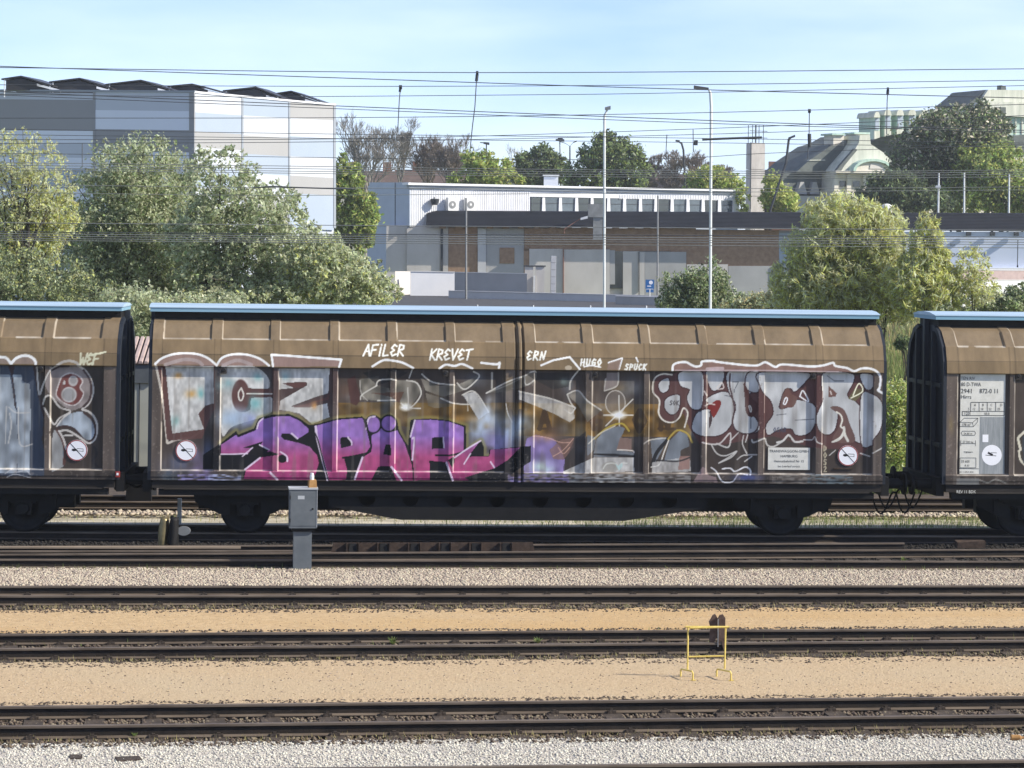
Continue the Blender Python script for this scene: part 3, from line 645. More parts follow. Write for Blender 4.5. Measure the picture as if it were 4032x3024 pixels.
    c.fill(k2([(680,1062),(860,1012),(1058,998),(1085,1060),(1110,1150),(1122,1225),(1090,1270),(912,1308),(940,1410),(928,1486),(785,1488),(742,1300),(705,1150)]),pm)
    c.fill(k2([(882,1162),(900,1148),(962,1150),(975,1205),(960,1220),(890,1236)]),BLK)
    c.fill(k2([(1060,1310),(1130,1265),(1135,1135),(1215,1075),(1300,1105),(1335,1095),(1395,1200),(1452,1370),(1460,1490),(1330,1490),(1285,1380),(1185,1380),(1130,1490),(995,1490),(1020,1400)]),pm)
    c.fill(k2([(1225,1285),(1243,1205),(1285,1210),(1288,1295)]),BLK)
    for x,y,rx,ry in ((1145,1048,54,62),(1268,1040,56,58)):
        c.ell(900+x*K,1150+y*K,(rx+12)*K,(ry+12)*K,BLK); c.ell(900+x*K,1150+y*K,rx*K,ry*K,pm)
    c.fill(k2([(1442,1140),(1470,1012),(1600,1010),(1740,1024),(1862,1068),(1862,1262),(1735,1330),(1785,1420),(1900,1488),(1770,1490),(1720,1345),(1590,1335),(1595,1490),(1470,1490),(1462,1350),(1448,1300)]),pm)
    c.fill(k2([(1610,1152),(1700,1148),(1705,1240),(1612,1242)]),BLK)
    c.fill(k2([(1790,1305),(1990,1180),(1895,1305),(2065,1300),(2075,1248),(2310,1230),(2210,1330),(2110,1392),(1930,1450),(1800,1490),(1760,1420),(1790,1340)]),pm)
    c.fill(k2([(1900,1300),(1985,1190),(2018,1215),(2018,1302)]),BLK); c.line(k2([(1640,1292),(1760,1292),(1860,1265)]),7,BLK)
    for P,w in (([(225,1080),(240,1030),(275,1000)],8),([(500,1120),(545,1160)],9),([(410,1265),(460,1300),(465,1340)],8),([(690,1065),(700,1150),(735,1290),(775,1440),(785,1488)],12),([(945,1150),(972,1185),(975,1210)],8),([(1090,1085),(1110,1000),(1160,985)],8),([(1440,1145),(1475,1015)],8),([(1455,1160),(1470,1165),(1455,1330)],8),([(1700,1150),(1706,1232)],7),([(1060,1310),(1000,1480)],10),([(1290,1385),(1370,1490)],10),([(1725,1350),(1775,1490)],10),([(1790,1310),(1900,1235),(1995,1178)],8),([(1865,1360),(1915,1280)],7),([(250,1312),(130,1405)],9),([(190,1232),(110,1300)],7),([(245,1210),(320,1248)],7),([(330,1430),(385,1485)],10),([(2075,1345),(2105,1390)],8),([(-60,1285),(150,1280)],7)):
        c.line(k2(P),w*.8,(222,206,222),.9)
    c.line(k2([(1085,1010),(1110,1130),(1128,1225),(1092,1280),(905,1312)]),7,BLK); c.line(k2([(640,1055),(700,1150),(745,1320),(790,1490)]),5,BLK)
    # silver bubble letters with maroon surround, right end
    sb=lambda px,py:np.array((186,187,186.))*(.86+.24*vnoise(px/34,py/50,14))[...,None]
    maro=np.array((88,60,58.))
    c.fill(k3([(1370,690),(1420,650),(1500,655),(1560,625),(1740,625),(2260,640),(3030,660),(3090,900),(3090,1190),(3000,1300),(2900,1250),(2600,1230),(2300,1140),(2100,1170),(1900,1210),(1720,1200),(1640,1080),(1590,960),(1540,1010),(1470,1030),(1400,980),(1400,860),(1350,790)]),maro,.95)
    c.line(k3([(1500,655),(1420,650),(1360,690),(1350,790),(1400,855),(1395,960),(1440,1020),(1510,1030),(1560,990),(1590,920),(1625,960),(1600,1070)]),6,(212,206,192))
    def bub(P,f=k3): c.line(f(P),9,(60,38,40),.9,True,2,True); c.fill(f(P),sb,1,True)
    bub([(1400,720),(1440,690),(1475,690),(1470,770),(1430,795),(1400,770)]); bub([(1445,860),(1500,820),(1560,825),(1550,930),(1500,970),(1450,930)])
    bub([(1560,640),(1735,635),(1735,900),(1660,920),(1620,840),(1640,770),(1570,740)])
    bub([(1660,1060),(1700,960),(1790,930),(1820,1000),(1790,1080),(1800,900),(1770,850),(1900,790),(1980,830),(2000,940),(1960,1060),(1880,1130),(1760,1140),(1680,1110)])
    bub([(1780,620),(1905,625),(1890,740),(1830,780),(1790,720)]); bub([(1950,630),(2170,640),(2190,760),(2120,800),(2080,850),(2090,960),(2160,1000),(2190,1090),(2100,1120),(2010,1090),(1980,1020),(2010,900),(1950,780)])
    c.fill(k4([(215,1110),(300,1045),(340,1060),(330,1120),(270,1215),(240,1150)]),(120,44,40),1,True); c.fill(k4([(575,945),(640,1040),(695,1080),(690,1150),(640,1205),(590,1170)]),(70,44,42),1,True)
    bub([(600,790),(720,780),(700,960),(590,930)],k4); bub([(720,780),(1180,785),(1170,850),(1060,960),(1020,930),(960,940),(920,1030),(905,1130),(1010,1110),(1060,1050),(1160,1060),(1250,1110),(1250,1270),(1180,1370),(1070,1380),(1020,1320),(900,1330),(800,1380),(780,1290),(850,1180),(830,1060),(760,980),(720,900)],k4)
    c.fill(k4([(920,1130),(930,1020),(985,925),(1030,990),(1080,1020),(1040,1110),(960,1120)]),(105,76,68),1,True); c.line(k4([(945,1080),(965,1025),(985,1035),(965,1085),(945,1080)]),5,WHITE)
    c.line(k4([(1105,1010),(1135,955),(1190,1060),(1105,1010)]),5,WHITE)
    bub([(1330,790),(1600,790),(1620,870),(1560,1000),(1640,1060),(1700,1160),(1690,1440),(1810,1480),(1640,1440),(1580,1280),(1540,1150),(1470,1130),(1470,1200),(1440,1330),(1370,1380),(1290,1330),(1270,1200),(1330,1040)],k4)
    bub([(1690,800),(1810,810),(1800,930),(1740,930)],k4); bub([(1700,1010),(1800,990),(1890,1060),(1910,1180),(1880,1330),(1810,1430),(1800,1480),(1700,1460)],k4)
    c.fill(k4([(560,880),(600,940),(645,1030),(698,1075),(695,1150),(640,1210),(585,1170),(572,1040)]),(74,46,44),1,True); c.line(k4([(610,1105),(622,1100),(636,1135),(628,1160),(610,1105)]),4,(205,200,190)); c.line(k4([(430,790),(425,900),(450,1010),(470,1130),(455,1270),(500,1350),(600,1375),(690,1330),(715,1200)]),6,(64,42,44),.9)
    c.fill(k4([(1380,905),(1465,980),(1450,1010),(1380,1020)]),(105,76,68)); c.fill(k4([(1570,1030),(1640,930),(1710,940),(1690,1010),(1640,1060)]),(96,88,62)); c.line(k4([(1620,1000),(1675,885),(1712,960),(1600,1025)]),5,(225,222,195))
    c.fill(k4([(1400,1120),(1470,1105),(1540,1150),(1590,1280),(1640,1440),(1500,1460),(1420,1420),(1480,1310),(1490,1200)]),(104,80,74),1,True)
    c.line(k4([(1460,1160),(1500,1190),(1515,1240),(1500,1300),(1530,1330),(1500,1400),(1440,1440)]),6,(215,210,196)); c.line(k4([(1530,1310),(1540,1380),(1570,1440)]),10,(205,202,190)); c.line(k4([(1420,1450),(1480,1430),(1530,1380)]),7,(205,202,190))
    for P in ([(190,1100),(230,1080),(280,1090)],[(300,930),(350,880),(365,930),(310,940)],[(180,960),(205,1000)],[(1400,960),(1410,990)]): c.line(k4(P),5,(215,205,196),.9)
    for P in ([(95,1180),(130,1150),(150,1160)],[(225,1160),(250,1200),(230,1300)],[(380,1000),(430,1010)],[(450,870),(510,870),(480,930)],[(470,940),(470,970)],[(630,1210),(630,1320)],[(1060,1240),(1240,1230)],[(880,1190),(970,1180)],[(1370,810),(1440,860),(1530,860)]): c.line(k4(P),3.5,(70,74,80),.7,False)
    c.text('OSAR',3045,1684,17,(60,66,84),3.5,.8,.1,.8); c.text('SOK',2637,1578,17,(60,56,58),3.5,.75,.1,.8)
    # canopy outline of the right hand piece
    T=[(1505,620),(1510,580),(1545,560),(1610,555),(1650,575),(1690,590),(1730,580),(1740,550),(1830,545),(2000,560),(2180,575),(2230,560),(2300,585),(2390,560),(2560,580),(2720,600),(2760,570)]
    E4=[(0,680),(60,715),(110,715),(160,668),(280,672),(420,690),(560,705),(690,710),(760,680),(800,690),(870,725),(940,700),(1200,720),(1330,710),(1425,685),(1450,715),(1560,735),(1630,765),(1700,740),(1780,740),(1850,770),(1885,830),(1875,930),(1860,950),(1910,980)]
    full=k3(T[:9])+k4(E4[4:18]); c.fill(full+[(3360,1464),(2650,1460)],(160,124,118),.7); c.line(k3(T[:9])+k4(E4[4:]),9,WHITE,1)
    c.line(k3([(1780,610),(1900,605)]),14,(225,205,205),.8,False); c.line([(2660,1458),(3000,1459),(3300,1464)],6,(215,195,195),.7,False)
    # scribbles under it
    wl2=lambda P,w=5,a=.85:c.line(k4(P),w,(205,203,196),a)
    wl2([(160,1455),(230,1470),(330,1465),(430,1365),(415,1500),(300,1465)],6); wl2([(250,1480),(300,1560),(380,1585),(490,1540)]); wl2([(320,1655),(430,1590),(495,1540),(440,1600),(320,1655)]); wl2([(500,1620),(560,1580),(690,1575)]); wl2([(570,1640),(640,1590)])
    wl2([(430,1440),(510,1360)]); wl2([(560,1390),(550,1470),(590,1560)]); wl2([(600,1380),(580,1450)]); wl2([(640,1430),(660,1455),(760,1415)],6); wl2([(770,1420),(790,1480),(850,1495),(930,1450)],6)
    wl2([(885,1455),(940,1440),(980,1395),(1000,1385),(1030,1420),(1060,1450),(1130,1445)],8,.95); c.line(k4([(980,1420),(1010,1410),(1010,1440),(975,1445)]),4,(70,60,50)); wl2([(1140,1430),(1220,1430),(1250,1400),(1270,1450),(1320,1470)],5)
    for i,ch in enumerate('DOS2'): c.text(ch,3243,1755+i*27,21,(198,190,160),4,1,0,.9)
    wl2([(1810,1560),(1900,1510)],5); wl2([(1390,1580),(1450,1530)],4); wl2([(1690,1560),(1780,1590)],5)
    c.line(k3([(1810,1390),(1850,1420),(1900,1500),(1980,1500),(2030,1440),(2100,1450)]),5,(205,205,205)); c.line(k3([(1900,1400),(1960,1395),(2000,1420),(2080,1385),(2120,1410),(2120,1450)]),6,(215,215,215)); c.fog(1900+2100*K,1150+1470*K,60,14,(70,85,150),.8)
    c.fill(k3([(1740,1385),(1770,1395),(1790,1450),(1850,1465),(1860,1505),(1670,1500)]),(150,128,128),.8)
    # sill smears
    for x0,x1,cc,a in ((640,700,(70,80,88),.7),(700,840,(140,132,180),.9),(820,950,(168,176,206),.9),(2000,2240,(134,124,170),.9),(2240,2330,(150,158,165),.6),(2330,2500,(172,174,172),.85),(2500,2720,(150,148,145),.7),(3040,3180,(150,148,142),.55),(3180,3360,(118,140,150),.6)):
        w=c.win(x0,x1,1872,1900)
        if w: 
            n=np.clip(vnoise(c.PX[w]/16,c.PY[w]/5,21)*1.5-.2,0,1)*((c.PX[w]>x0)&(c.PX[w]<x1)&(c.PY[w]>1868)); c._mix(w,n*a,np.array(cc,float))
    # white tags on the canopy
    c.text('AFILER',1430,1357,44,WHITE,7,.66,.2); c.text('KREVET',1690,1375,42,WHITE,7,.66,.2); c.text('ERN',2072,1383,34,WHITE,6.5,.78,.2); c.text('HUGO',2285,1414,26,WHITE,6.5,.85,.15); c.line([(2300,1444),(2330,1440),(2365,1446)],5,WHITE); c.text('SPUCK',2460,1434,22,WHITE,6,.8,.2); c.line([(2505,1408),(2512,1425)],6,WHITE)
    c.line(k2([(1140,588),(1225,540),(1300,543),(1380,560),(1462,602)]),9,WHITE); c.line(k2([(1670,605),(1720,575),(1790,585),(1850,570),(1930,605)]),9,WHITE); c.line(k3([(-10,560),(110,572),(135,560),(130,600)]),9,WHITE)
    c.line(k3([(465,580),(560,540),(690,515),(770,610)]),8,WHITE,1,False); c.ell(1900+680*K,1150+600*K,14,9,(205,190,165)); c.line(k3([(1000,560),(1105,525),(1080,610)]),8,WHITE,1,False); c.fill(k3([(1000,560),(1100,530),(1080,615),(985,615)]),(160,135,125),.7)
def paint_w1(c):
    sb=lambda px,py:np.array((150,158,165.))*(.75+.5*vnoise(px/26,py/40,31))[...,None]
    c.fill(k0([(-600,250),(600,250),(620,500),(700,900),(740,1100),(700,1500),(740,1662),(740,2100),(-600,2100)]),(66,74,88),.95)
    c.fill(k0([(-600,400),(160,400),(270,1000),(300,1650),(280,2050),(-600,2050)]),sb,.9); c.fill(k0([(215,400),(360,410),(380,520),(500,560),(515,1050),(500,1700),(500,2040),(300,2040),(290,1000)]),sb,.95)
    c.fill(k0([(130,250),(250,250),(215,420),(270,1000),(245,960),(195,420)]),(58,46,48)); c.fill(k0([(550,250),(620,250),(640,700),(740,900),(740,1150),(690,1000),(610,640)]),(60,48,48),.9)
    wl=lambda P,w=6,a=.9:c.line(k0(P),w,(205,200,192),a)
    wl([(110,940),(100,1200),(90,1560)],5,.6); wl([(150,950),(270,1040),(500,1040)],5,.6); wl([(310,950),(330,1560),(540,1570)],5,.7); wl([(160,1050),(190,1250),(140,1550)],6,.6)
    for P,f in (([(-160,230),(-80,120),(20,110),(110,130),(180,215)],0),([(195,215),(270,130),(400,85),(500,100),(580,160),(600,225)],1)):
        c.fill(k0(P),(168,150,142),.75); c.line(k0(P),11,WHITE)
    wl([(620,280),(640,620),(665,740),(720,580),(800,400),(860,310)],7)
    c.fill(k0([(760,560),(880,330),(1000,255),(1300,255),(1450,360),(1540,560),(1540,760),(1450,900),(1320,970),(1180,1000),(1000,880),(860,760)]),lambda px,py:np.array((136,126,122.))*(.85+.3*vnoise(px/20,py/30,33))[...,None],1,True)
    wl([(960,245),(1060,190),(1170,175),(1270,200),(1320,240)],10); wl([(860,310),(960,250)]); wl([(1300,245),(1420,330),(1520,480),(1560,640),(1545,760),(1480,900),(1380,985),(1480,1020),(1580,1120),(1630,1280),(1600,1460),(1530,1540),(1460,1545)],8)
    c.line(k0([(870,330),(1000,270),(1150,262)]),8,(58,46,46)); c.line(k0([(1400,330),(1500,480),(1530,640),(1500,820),(1400,940)]),9,(64,50,50),.9)
    c.fill(k0([(940,720),(1000,520),(1050,430),(1180,380),(1320,430),(1385,520),(1340,620),(1400,720),(1330,860),(1220,920),(1080,880),(980,800)]),(112,66,62),1,True); c.line(k0([(940,720),(1000,520),(1050,430),(1180,380),(1320,430),(1385,520),(1340,620),(1400,720),(1330,860),(1220,920),(1080,880),(980,800)]),5,(205,198,192),.9,True,1.3,True)
    c.ell(1225*K0,1380+510*K0,80*K0,90*K0,(176,170,166)); c.ell(1225*K0,1380+500*K0,55*K0,60*K0,(150,146,144)); c.ell(1155*K0,1380+740*K0,130*K0,130*K0,(190,186,182)); c.ell(1155*K0,1380+740*K0,105*K0,108*K0,(150,148,146)); c.fill(k0([(1080,480),(1100,560),(1040,575)]),(190,184,178))
    c.fill(k0([(750,780),(850,770),(1000,950),(1180,1020),(1000,1130),(910,1230),(780,1080),(720,900)]),(52,46,40)); wl([(720,900),(760,780),(860,770),(1000,950),(1180,1020),(1000,1130),(910,1240),(830,1120),(740,960)],7)
    c.fill(k0([(950,1270),(1050,1120),(1200,1050),(1400,1030),(1540,1160),(1590,1330),(1530,1490),(1420,1500),(1300,1350),(1100,1260)]),sb,1,True); c.line(k0([(960,1290),(1100,1270),(1250,1320),(1420,1500),(1540,1500),(1600,1360),(1550,1170),(1400,1040)]),8,(64,50,48)); wl([(950,1270),(1060,1130),(1180,1040)])
    c.fill(k0([(900,1330),(960,1340),(1040,1480),(1080,1700),(1060,1950),(870,2040),(870,1500)]),lambda px,py:np.array((140,140,138.))*(.8+.4*vnoise(px/20,py/40,35))[...,None]); c.line(k0([(960,1340),(1050,1500),(1090,1700),(1070,1900)]),12,(86,60,54)); wl([(990,1350),(1060,1480),(1110,1650)],8); wl([(1000,1350),(1130,1340),(1280,1420),(1450,1540)],8); wl([(1070,1430),(1120,1420),(1220,1425)],6)
    c.text('WEF',310,1392,44,(240,238,205),8,.62,.2); c.line([(345,1402),(415,1386)],7,(240,238,205))
    c.line([(20,1865),(45,1850),(70,1858),(100,1852),(118,1868)],4,(200,200,200),.8); c.line([(28,1878),(60,1868),(120,1880)],4,(200,200,200),.8)
    c.line([(372,1760),(380,1790),(366,1815),(385,1838)],9,(40,38,42),.6)
def paint_w3(c):
    k=lambda P:[(3560+x*.2134,1420+y*.2134) for x,y in P]
    c.line(k([(2250,1290),(2180,1350),(2110,1420),(2120,1520),(2150,1640)]),10,(206,200,180)); c.line([(4012,1775),(4018,1810),(4040,1835)],8,(206,200,180))
    c.fill(k([(2190,1400),(2400,1350),(2500,1800),(2190,1900)]),(62,70,76),.8); c.fog(3745,1675,12,40,(140,120,70),.5)
    w=c.win(3766,3860,1880,1908)
    if w: c._mix(w,((c.PX[w]>3766)&(c.PX[w]<3856)&(c.PY[w]>1884))*.8,np.array((120,122,120.)))
    c.line([(3858,1890),(3890,1900),(3920,1888),(3960,1902)],6,(150,148,140),.7)

pm_=bpy.data.materials.new('wagon_paint'); M['wagon_paint']=pm_; pm_.use_nodes=True
nt=pm_.node_tree; b=nt.nodes['Principled BSDF']; at=nt.nodes.new('ShaderNodeAttribute'); at.attribute_name='paint'
tcn=nt.nodes.new('ShaderNodeTexCoord'); nn=nt.nodes.new('ShaderNodeTexNoise'); nn.inputs['Scale'].default_value=3.5; nn.inputs['Detail'].default_value=6; nn.inputs['Roughness'].default_value=.65
mpn=nt.nodes.new('ShaderNodeMapping'); mpn.inputs['Scale'].default_value=(1.6,1,.45)
rp=nt.nodes.new('ShaderNodeMapRange'); rp.inputs['From Min'].default_value=.3; rp.inputs['From Max'].default_value=.7; rp.inputs['To Min'].default_value=.80; rp.inputs['To Max'].default_value=1.12
mx=nt.nodes.new('ShaderNodeMix'); mx.data_type='RGBA'; mx.blend_type='MULTIPLY'; mx.inputs[0].default_value=1
nt.links.new(tcn.outputs['Object'],mpn.inputs['Vector']); nt.links.new(mpn.outputs['Vector'],nn.inputs['Vector']); nt.links.new(nn.outputs['Fac'],rp.inputs['Value'])
nt.links.new(at.outputs['Color'],mx.inputs[6]); nt.links.new(rp.outputs['Result'],mx.inputs[7]); nt.links.new(mx.outputs[2],b.inputs['Base Color'])
b.inputs['Roughness'].default_value=.55; b.inputs['Specular IOR Level'].default_value=.25

ZROWS=(1.09,1.275,3.29,3.835,4.24)
def grid_part(name,parent,P,Cc,r0,r1,c0,c1):
    """one piece of the wagon side cut out of its surface grid"""
    p=P[r0:r1+1,c0:c1+1]; q=Cc[r0:r1+1,c0:c1+1]; h,w=p.shape[:2]
    if h<2 or w<2: return None
    idx=np.arange(h*w).reshape(h,w); Fq=np.stack([idx[:-1,:-1],idx[:-1,1:],idx[1:,1:],idx[1:,:-1]],-1).reshape(-1,4)
    me=arr_mesh(name,p.reshape(-1,3),Fq,'wagon_paint')
    a=me.color_attributes.new('paint','FLOAT_COLOR','POINT'); buf=np.ones((h*w,4),np.float32); buf[:,:3]=q.reshape(-1,3); a.data.foreach_set('color',buf.ravel())
    return link(name,me,parent)
def px2s(O,psi,px,py,y=0.0):
    n=Vector((-math.sin(psi),math.cos(psi),0)); p0=Vector((O[0],O[1],0))+n*y; h=onP(px,py,p0,n)
    e=Vector((math.cos(psi),math.sin(psi),0)); return (h-p0).dot(e), h.z
def wagon(label,O,psi,pxL,pxR,panels,wheels,res,paint,centre=None,truss=None):
    w=thing('freight_wagon',label,'freight wagon',(O[0],O[1],0),psi,'sliding wall freight wagons coupled in one train')
    S=lambda px,py=1600,y=0.0: px2s(O,psi,px,py,y)[0]
    s0,s1=S(pxL),S(pxR); pan=[(S(a),S(b)) for a,b in panels]
    sg=np.arange(s0,s1+res/2,res); zg=np.arange(ZROWS[0],ZROWS[4]+.002,res); Sg,Zg=np.meshgrid(sg,zg)
    Y=np.zeros_like(Sg); dr=(Zg>1.275)&(Zg<3.29); up=Zg>=3.29
    Y[Zg<=1.275]=-.022; Y[(Zg<1.15)]=-.012
    for a,b in pan: Y[dr&(Sg>a)&(Sg<b)]=.056
    Y[up]=np.interp(Zg[up],[3.29,3.54,3.835,4.13,4.24],[-.028,-.005,.10,.42,.74])
    for a,b in pan: Y[(Zg>3.835)&(Zg<4.23)&(Sg>a+.02)&(Sg<b-.06)]+=.05
    if centre:
        ca,cb=S(centre[0]),S(centre[1])
        band=(Sg>ca)&(Sg<cb); Y[band]=np.where(up,Y,0)[band]-.035
        for e in (ca,cb): Y[(abs(Sg-e)<.028)]+=.09
    # base colours: brown paint above, grimier brown below
    C=np.zeros(Sg.shape+(3,)); nse=vnoise(Sg*3,Zg*2,41); n2=vnoise(Sg*9,Zg*1.5,42)
    C[...]=np.array((66,58,53.))*(.85+.3*nse)[...,None]
    pst=dr.copy()
    for a,b in pan: pst&=~((Sg>a)&(Sg<b))
    C[pst]=(np.array((92,82,75.))*(.85+.3*n2)[...,None])[pst]
    C[Zg<=1.275]=(np.array((64,57,52.))*(.8+.4*n2)[...,None])[Zg<=1.275]
    br=np.array((144,123,93.))*(.93+.14*nse)[...,None]; C[up]=br[up]
    hi=Zg>3.835; C[hi]=(np.array((138,120,95.))*(.93+.14*nse)[...,None])[hi]
    C[(abs(Zg-3.545)<.010)]*=.78; C[(abs(Zg-3.85)<.010)&up]*=1.0
    for a,b in pan:
        for e in (a,b): C[(abs(Sg-e)<.012)&(Zg>3.3)&(Zg<3.84)]*=.86
    e_=np.array((math.cos(psi),math.sin(psi))); n_=np.array((-math.sin(psi),math.cos(psi)))
    WX=O[0]+Sg*e_[0]+Y*n_[0]; WY=O[1]+Sg*e_[1]+Y*n_[1]; PX,PY=proj(WX,WY,Zg)
    cv=Canvas(PX,PY,C); paint(cv)
    # sunlit ledges and left edges painted whitish, broken up like worn metal
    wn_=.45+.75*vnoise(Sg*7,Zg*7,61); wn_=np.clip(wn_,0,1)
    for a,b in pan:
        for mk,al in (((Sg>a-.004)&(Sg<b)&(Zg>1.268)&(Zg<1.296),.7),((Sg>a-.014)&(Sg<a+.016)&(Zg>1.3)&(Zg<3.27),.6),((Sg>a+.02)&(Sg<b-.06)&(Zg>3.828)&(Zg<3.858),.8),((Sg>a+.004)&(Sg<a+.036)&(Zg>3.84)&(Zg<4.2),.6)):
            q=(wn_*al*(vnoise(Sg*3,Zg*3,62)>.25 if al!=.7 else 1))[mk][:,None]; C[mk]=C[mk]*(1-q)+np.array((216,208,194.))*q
    # worn streaks
    st=np.clip((vnoise(Sg*14,Zg*.8,51)-.72)*2.5,0,.35)*(~up); C=C*(1-st)[...,None]+np.array((120,112,104.))*st[...,None]
    ed=(pst|(Zg<1.275))&(vnoise(Sg*30,Zg*30,52)>.86); C[ed]=C[ed]*.6+np.array((140,130,120.))*.4
    A=lin(np.clip(C,0,300)); A=np.clip(np.where(up[...,None],A*.72,A*1.08),0,.80)
    P=np.stack([Sg,Y,Zg],-1)
    ri=[int(np.argmin(abs(zg-z))) for z in ZROWS]; ri[0]=0; ri[4]=len(zg)-1
    ci=lambda s:int(np.clip(np.round((s-s0)/res),0,len(sg)-1))
    N=len(sg)-1
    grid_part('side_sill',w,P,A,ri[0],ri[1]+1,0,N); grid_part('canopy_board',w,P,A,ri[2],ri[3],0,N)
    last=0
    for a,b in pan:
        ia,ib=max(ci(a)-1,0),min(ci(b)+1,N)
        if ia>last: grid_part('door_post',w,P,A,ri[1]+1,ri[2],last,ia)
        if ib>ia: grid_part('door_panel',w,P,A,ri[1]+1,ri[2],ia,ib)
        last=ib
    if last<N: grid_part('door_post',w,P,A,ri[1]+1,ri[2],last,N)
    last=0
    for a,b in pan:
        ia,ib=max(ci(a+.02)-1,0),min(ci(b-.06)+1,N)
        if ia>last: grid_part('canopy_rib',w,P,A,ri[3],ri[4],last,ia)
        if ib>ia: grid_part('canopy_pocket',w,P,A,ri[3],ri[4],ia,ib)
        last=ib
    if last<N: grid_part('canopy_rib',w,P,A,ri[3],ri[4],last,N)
    # body behind the painted side: far side, ends, gutter, roof
    W=2.8; pr=[(-.005,1.09),(-.005,3.29),(.02,3.54),(.13,3.835),(.45,4.13),(.77,4.235)]
    outl=[(y+.075,z) for y,z in pr]+[(W-y-.075,z) for y,z in reversed(pr)]
    def endwall(s,d):
        m=MB(); m.prism([(s,y,z) for y,z in outl],(d*.04,0,0)); return m
    for s,d in ((s0,-1),(s1,1)):
        m=endwall(s-d*.045,d); ew=m.build('end_wall','end_navy',w)
        # corner pillars follow the body outline
        po=[(y+.0,z) for y,z in pr]; pi=[(y+.16,z-.05 if z>3.9 else z) for y,z in pr]
        for mir in (0,1):
            m=MB()
            ring=po+pi[::-1]; ring=[(W-y,z) for y,z in ring] if mir else ring
            m.prism([(s-d*.005 if d>0 else s+.005,y,z) for y,z in ring],(d*.07,0,0)); m.build('corner_pillar','end_navy',w)
        for y in (.80,1.4,2.0):
            m=MB(); top=4.36 if y==1.4 else 4.12; wd=.12 if y==1.4 else .06
            m.box((min(s,s+d*.10),y-wd/2,1.0),(max(s,s+d*.10),y+wd/2,top)); m.build('end_rib','end_navy_light',w)
        for z in (3.05,1.85): 
            m=MB(); m.box((min(s,s+d*.07),.22,z-.04),(max(s,s+d*.07),W-.22,z+.04)); m.build('end_rail','end_navy_light',w)
        m=MB(); m.box((min(s,s+d*.16),.1,.85),(max(s,s+d*.16),W-.1,1.22)); m.build('headstock','black_steel',w)
        for yb in (.53,W-.53):
            m=MB(); m.lathe([(0,.11),(d*.30,.10),(d*.30,.065),(d*.52,.065),(d*.52,.21),(d*.56,.225),(d*.58,.20)],(s+d*.16,yb,1.06),'x',20); m.build('buffer','black_steel',w)
        m=MB(); m.tube([(s+d*.16,1.4,1.0),(s+d*.45,1.4,.98),(s+d*.62,1.4,.92)],.05,8); m.build('coupling','black_steel',w)
        for yb,dz in (((1.1,.0),(1.7,-.12)) if (d>0 and pxR>3000) or pxL>3500 else ((1.1,.1),)):
            dp=.50+.12*math.sin(9*s+yb) if pxR>3000 and pxL>500 and s>0 or pxL>3500 else .16
            m=MB(); m.tube([(s+d*(.15+.5*t),yb+.10*math.sin(3*t+s),.9+dz-dp*math.sin(math.pi*min(1,t*1.25))) for t in np.linspace(0,1,14)],.019,6); m.build('brake_hose','black_steel',w)
    m=MB(); m.quad((s0,W,1.09),(s0,W,3.4),(s1,W,3.4),(s1,W,1.09)); m.quad((s0,W,3.4),(s0,W-.77,4.235),(s1,W-.77,4.235),(s1,W,3.4)); m.build('far_side','end_navy',w)
    r0,r1=s0-.08,s1+.02
    m=MB(); m.box((s0+.01,.70,4.21),(s1-.01,W-.70,4.40)); m.build('gutter','black_steel',w)
    yr=.56
    m=MB(); ring=[(yr,4.36),(yr,4.435),(W-yr,4.435),(W-yr,4.36)]
    m.prism([(r0,y,z) for y,z in ring],(r1-r0,0,0)); m.build('roof_edge','roof_rim',w)
    m=MB(); top=[(yr-.012,4.436),(yr-.012,4.448),(.95,4.498),(1.4,4.512),(W-.95,4.498),(W-yr+.012,4.448),(W-yr+.012,4.436)]
    m.prism([(r0-.02,y,z) for y,z in top],(r1-r0+.04,0,0)); m.build('roof','roof_metal',w)
    # underframe
    m=MB(); m.box((s0+.02,.03,.93),(s1-.02,.20,1.088)); m.box((s0+.02,W-.2,.93),(s1-.02,W-.03,1.088)); m.box((s0+.1,.2,1.0),(s1-.1,W-.2,1.085)); m.build('sole_bar','sole_brown',w)
    m=MB(); m.box((s0+.25,.005,.905),(s1-.25,.22,.93)); m.build('flange','flange_brown',w)
    m=MB(); m.box((s0+.15,.06,.79),(s1-.15,.24,.905)); m.build('lower_beam','black_steel',w)
    m=MB(); m.box((s0+.9,.9,.45),(s1-.9,1.1,.79)); m.box((s0+.9,W-1.1,.45),(s1-.9,W-.9,.79)); m.build('frame_beam','black_steel',w)
    if truss:
        a0,a1,b1,b0=[S(p) for p in truss]
        pts=[(a0,.79),(a0,.58),(a1,.32),(b1,.32),(b0,.58),(b0,.79)]; hs=np.linspace(a0+.75,b0-.75,8)
        for h in reversed(hs):
            pts.append((h+.175,.79)); pts+=[(h+.175*math.cos(t),.79-.215*math.sin(t)) for t in np.linspace(.25,math.pi-.25,9)]; pts.append((h-.175,.79))
        m=MB(); m.prism([(x,.14,z) for x,z in pts],(0,.03,0)); m.build('truss','black_steel',w)
        m=MB(); m.prism([(x,W-.17,z) for x,z in pts],(0,.03,0)); m.build('truss','black_steel',w)
        m=MB(); m.box((a1,.55,.42),(a1+1.1,1.2,.78)); m.build('brake_cylinder','black_steel',w)
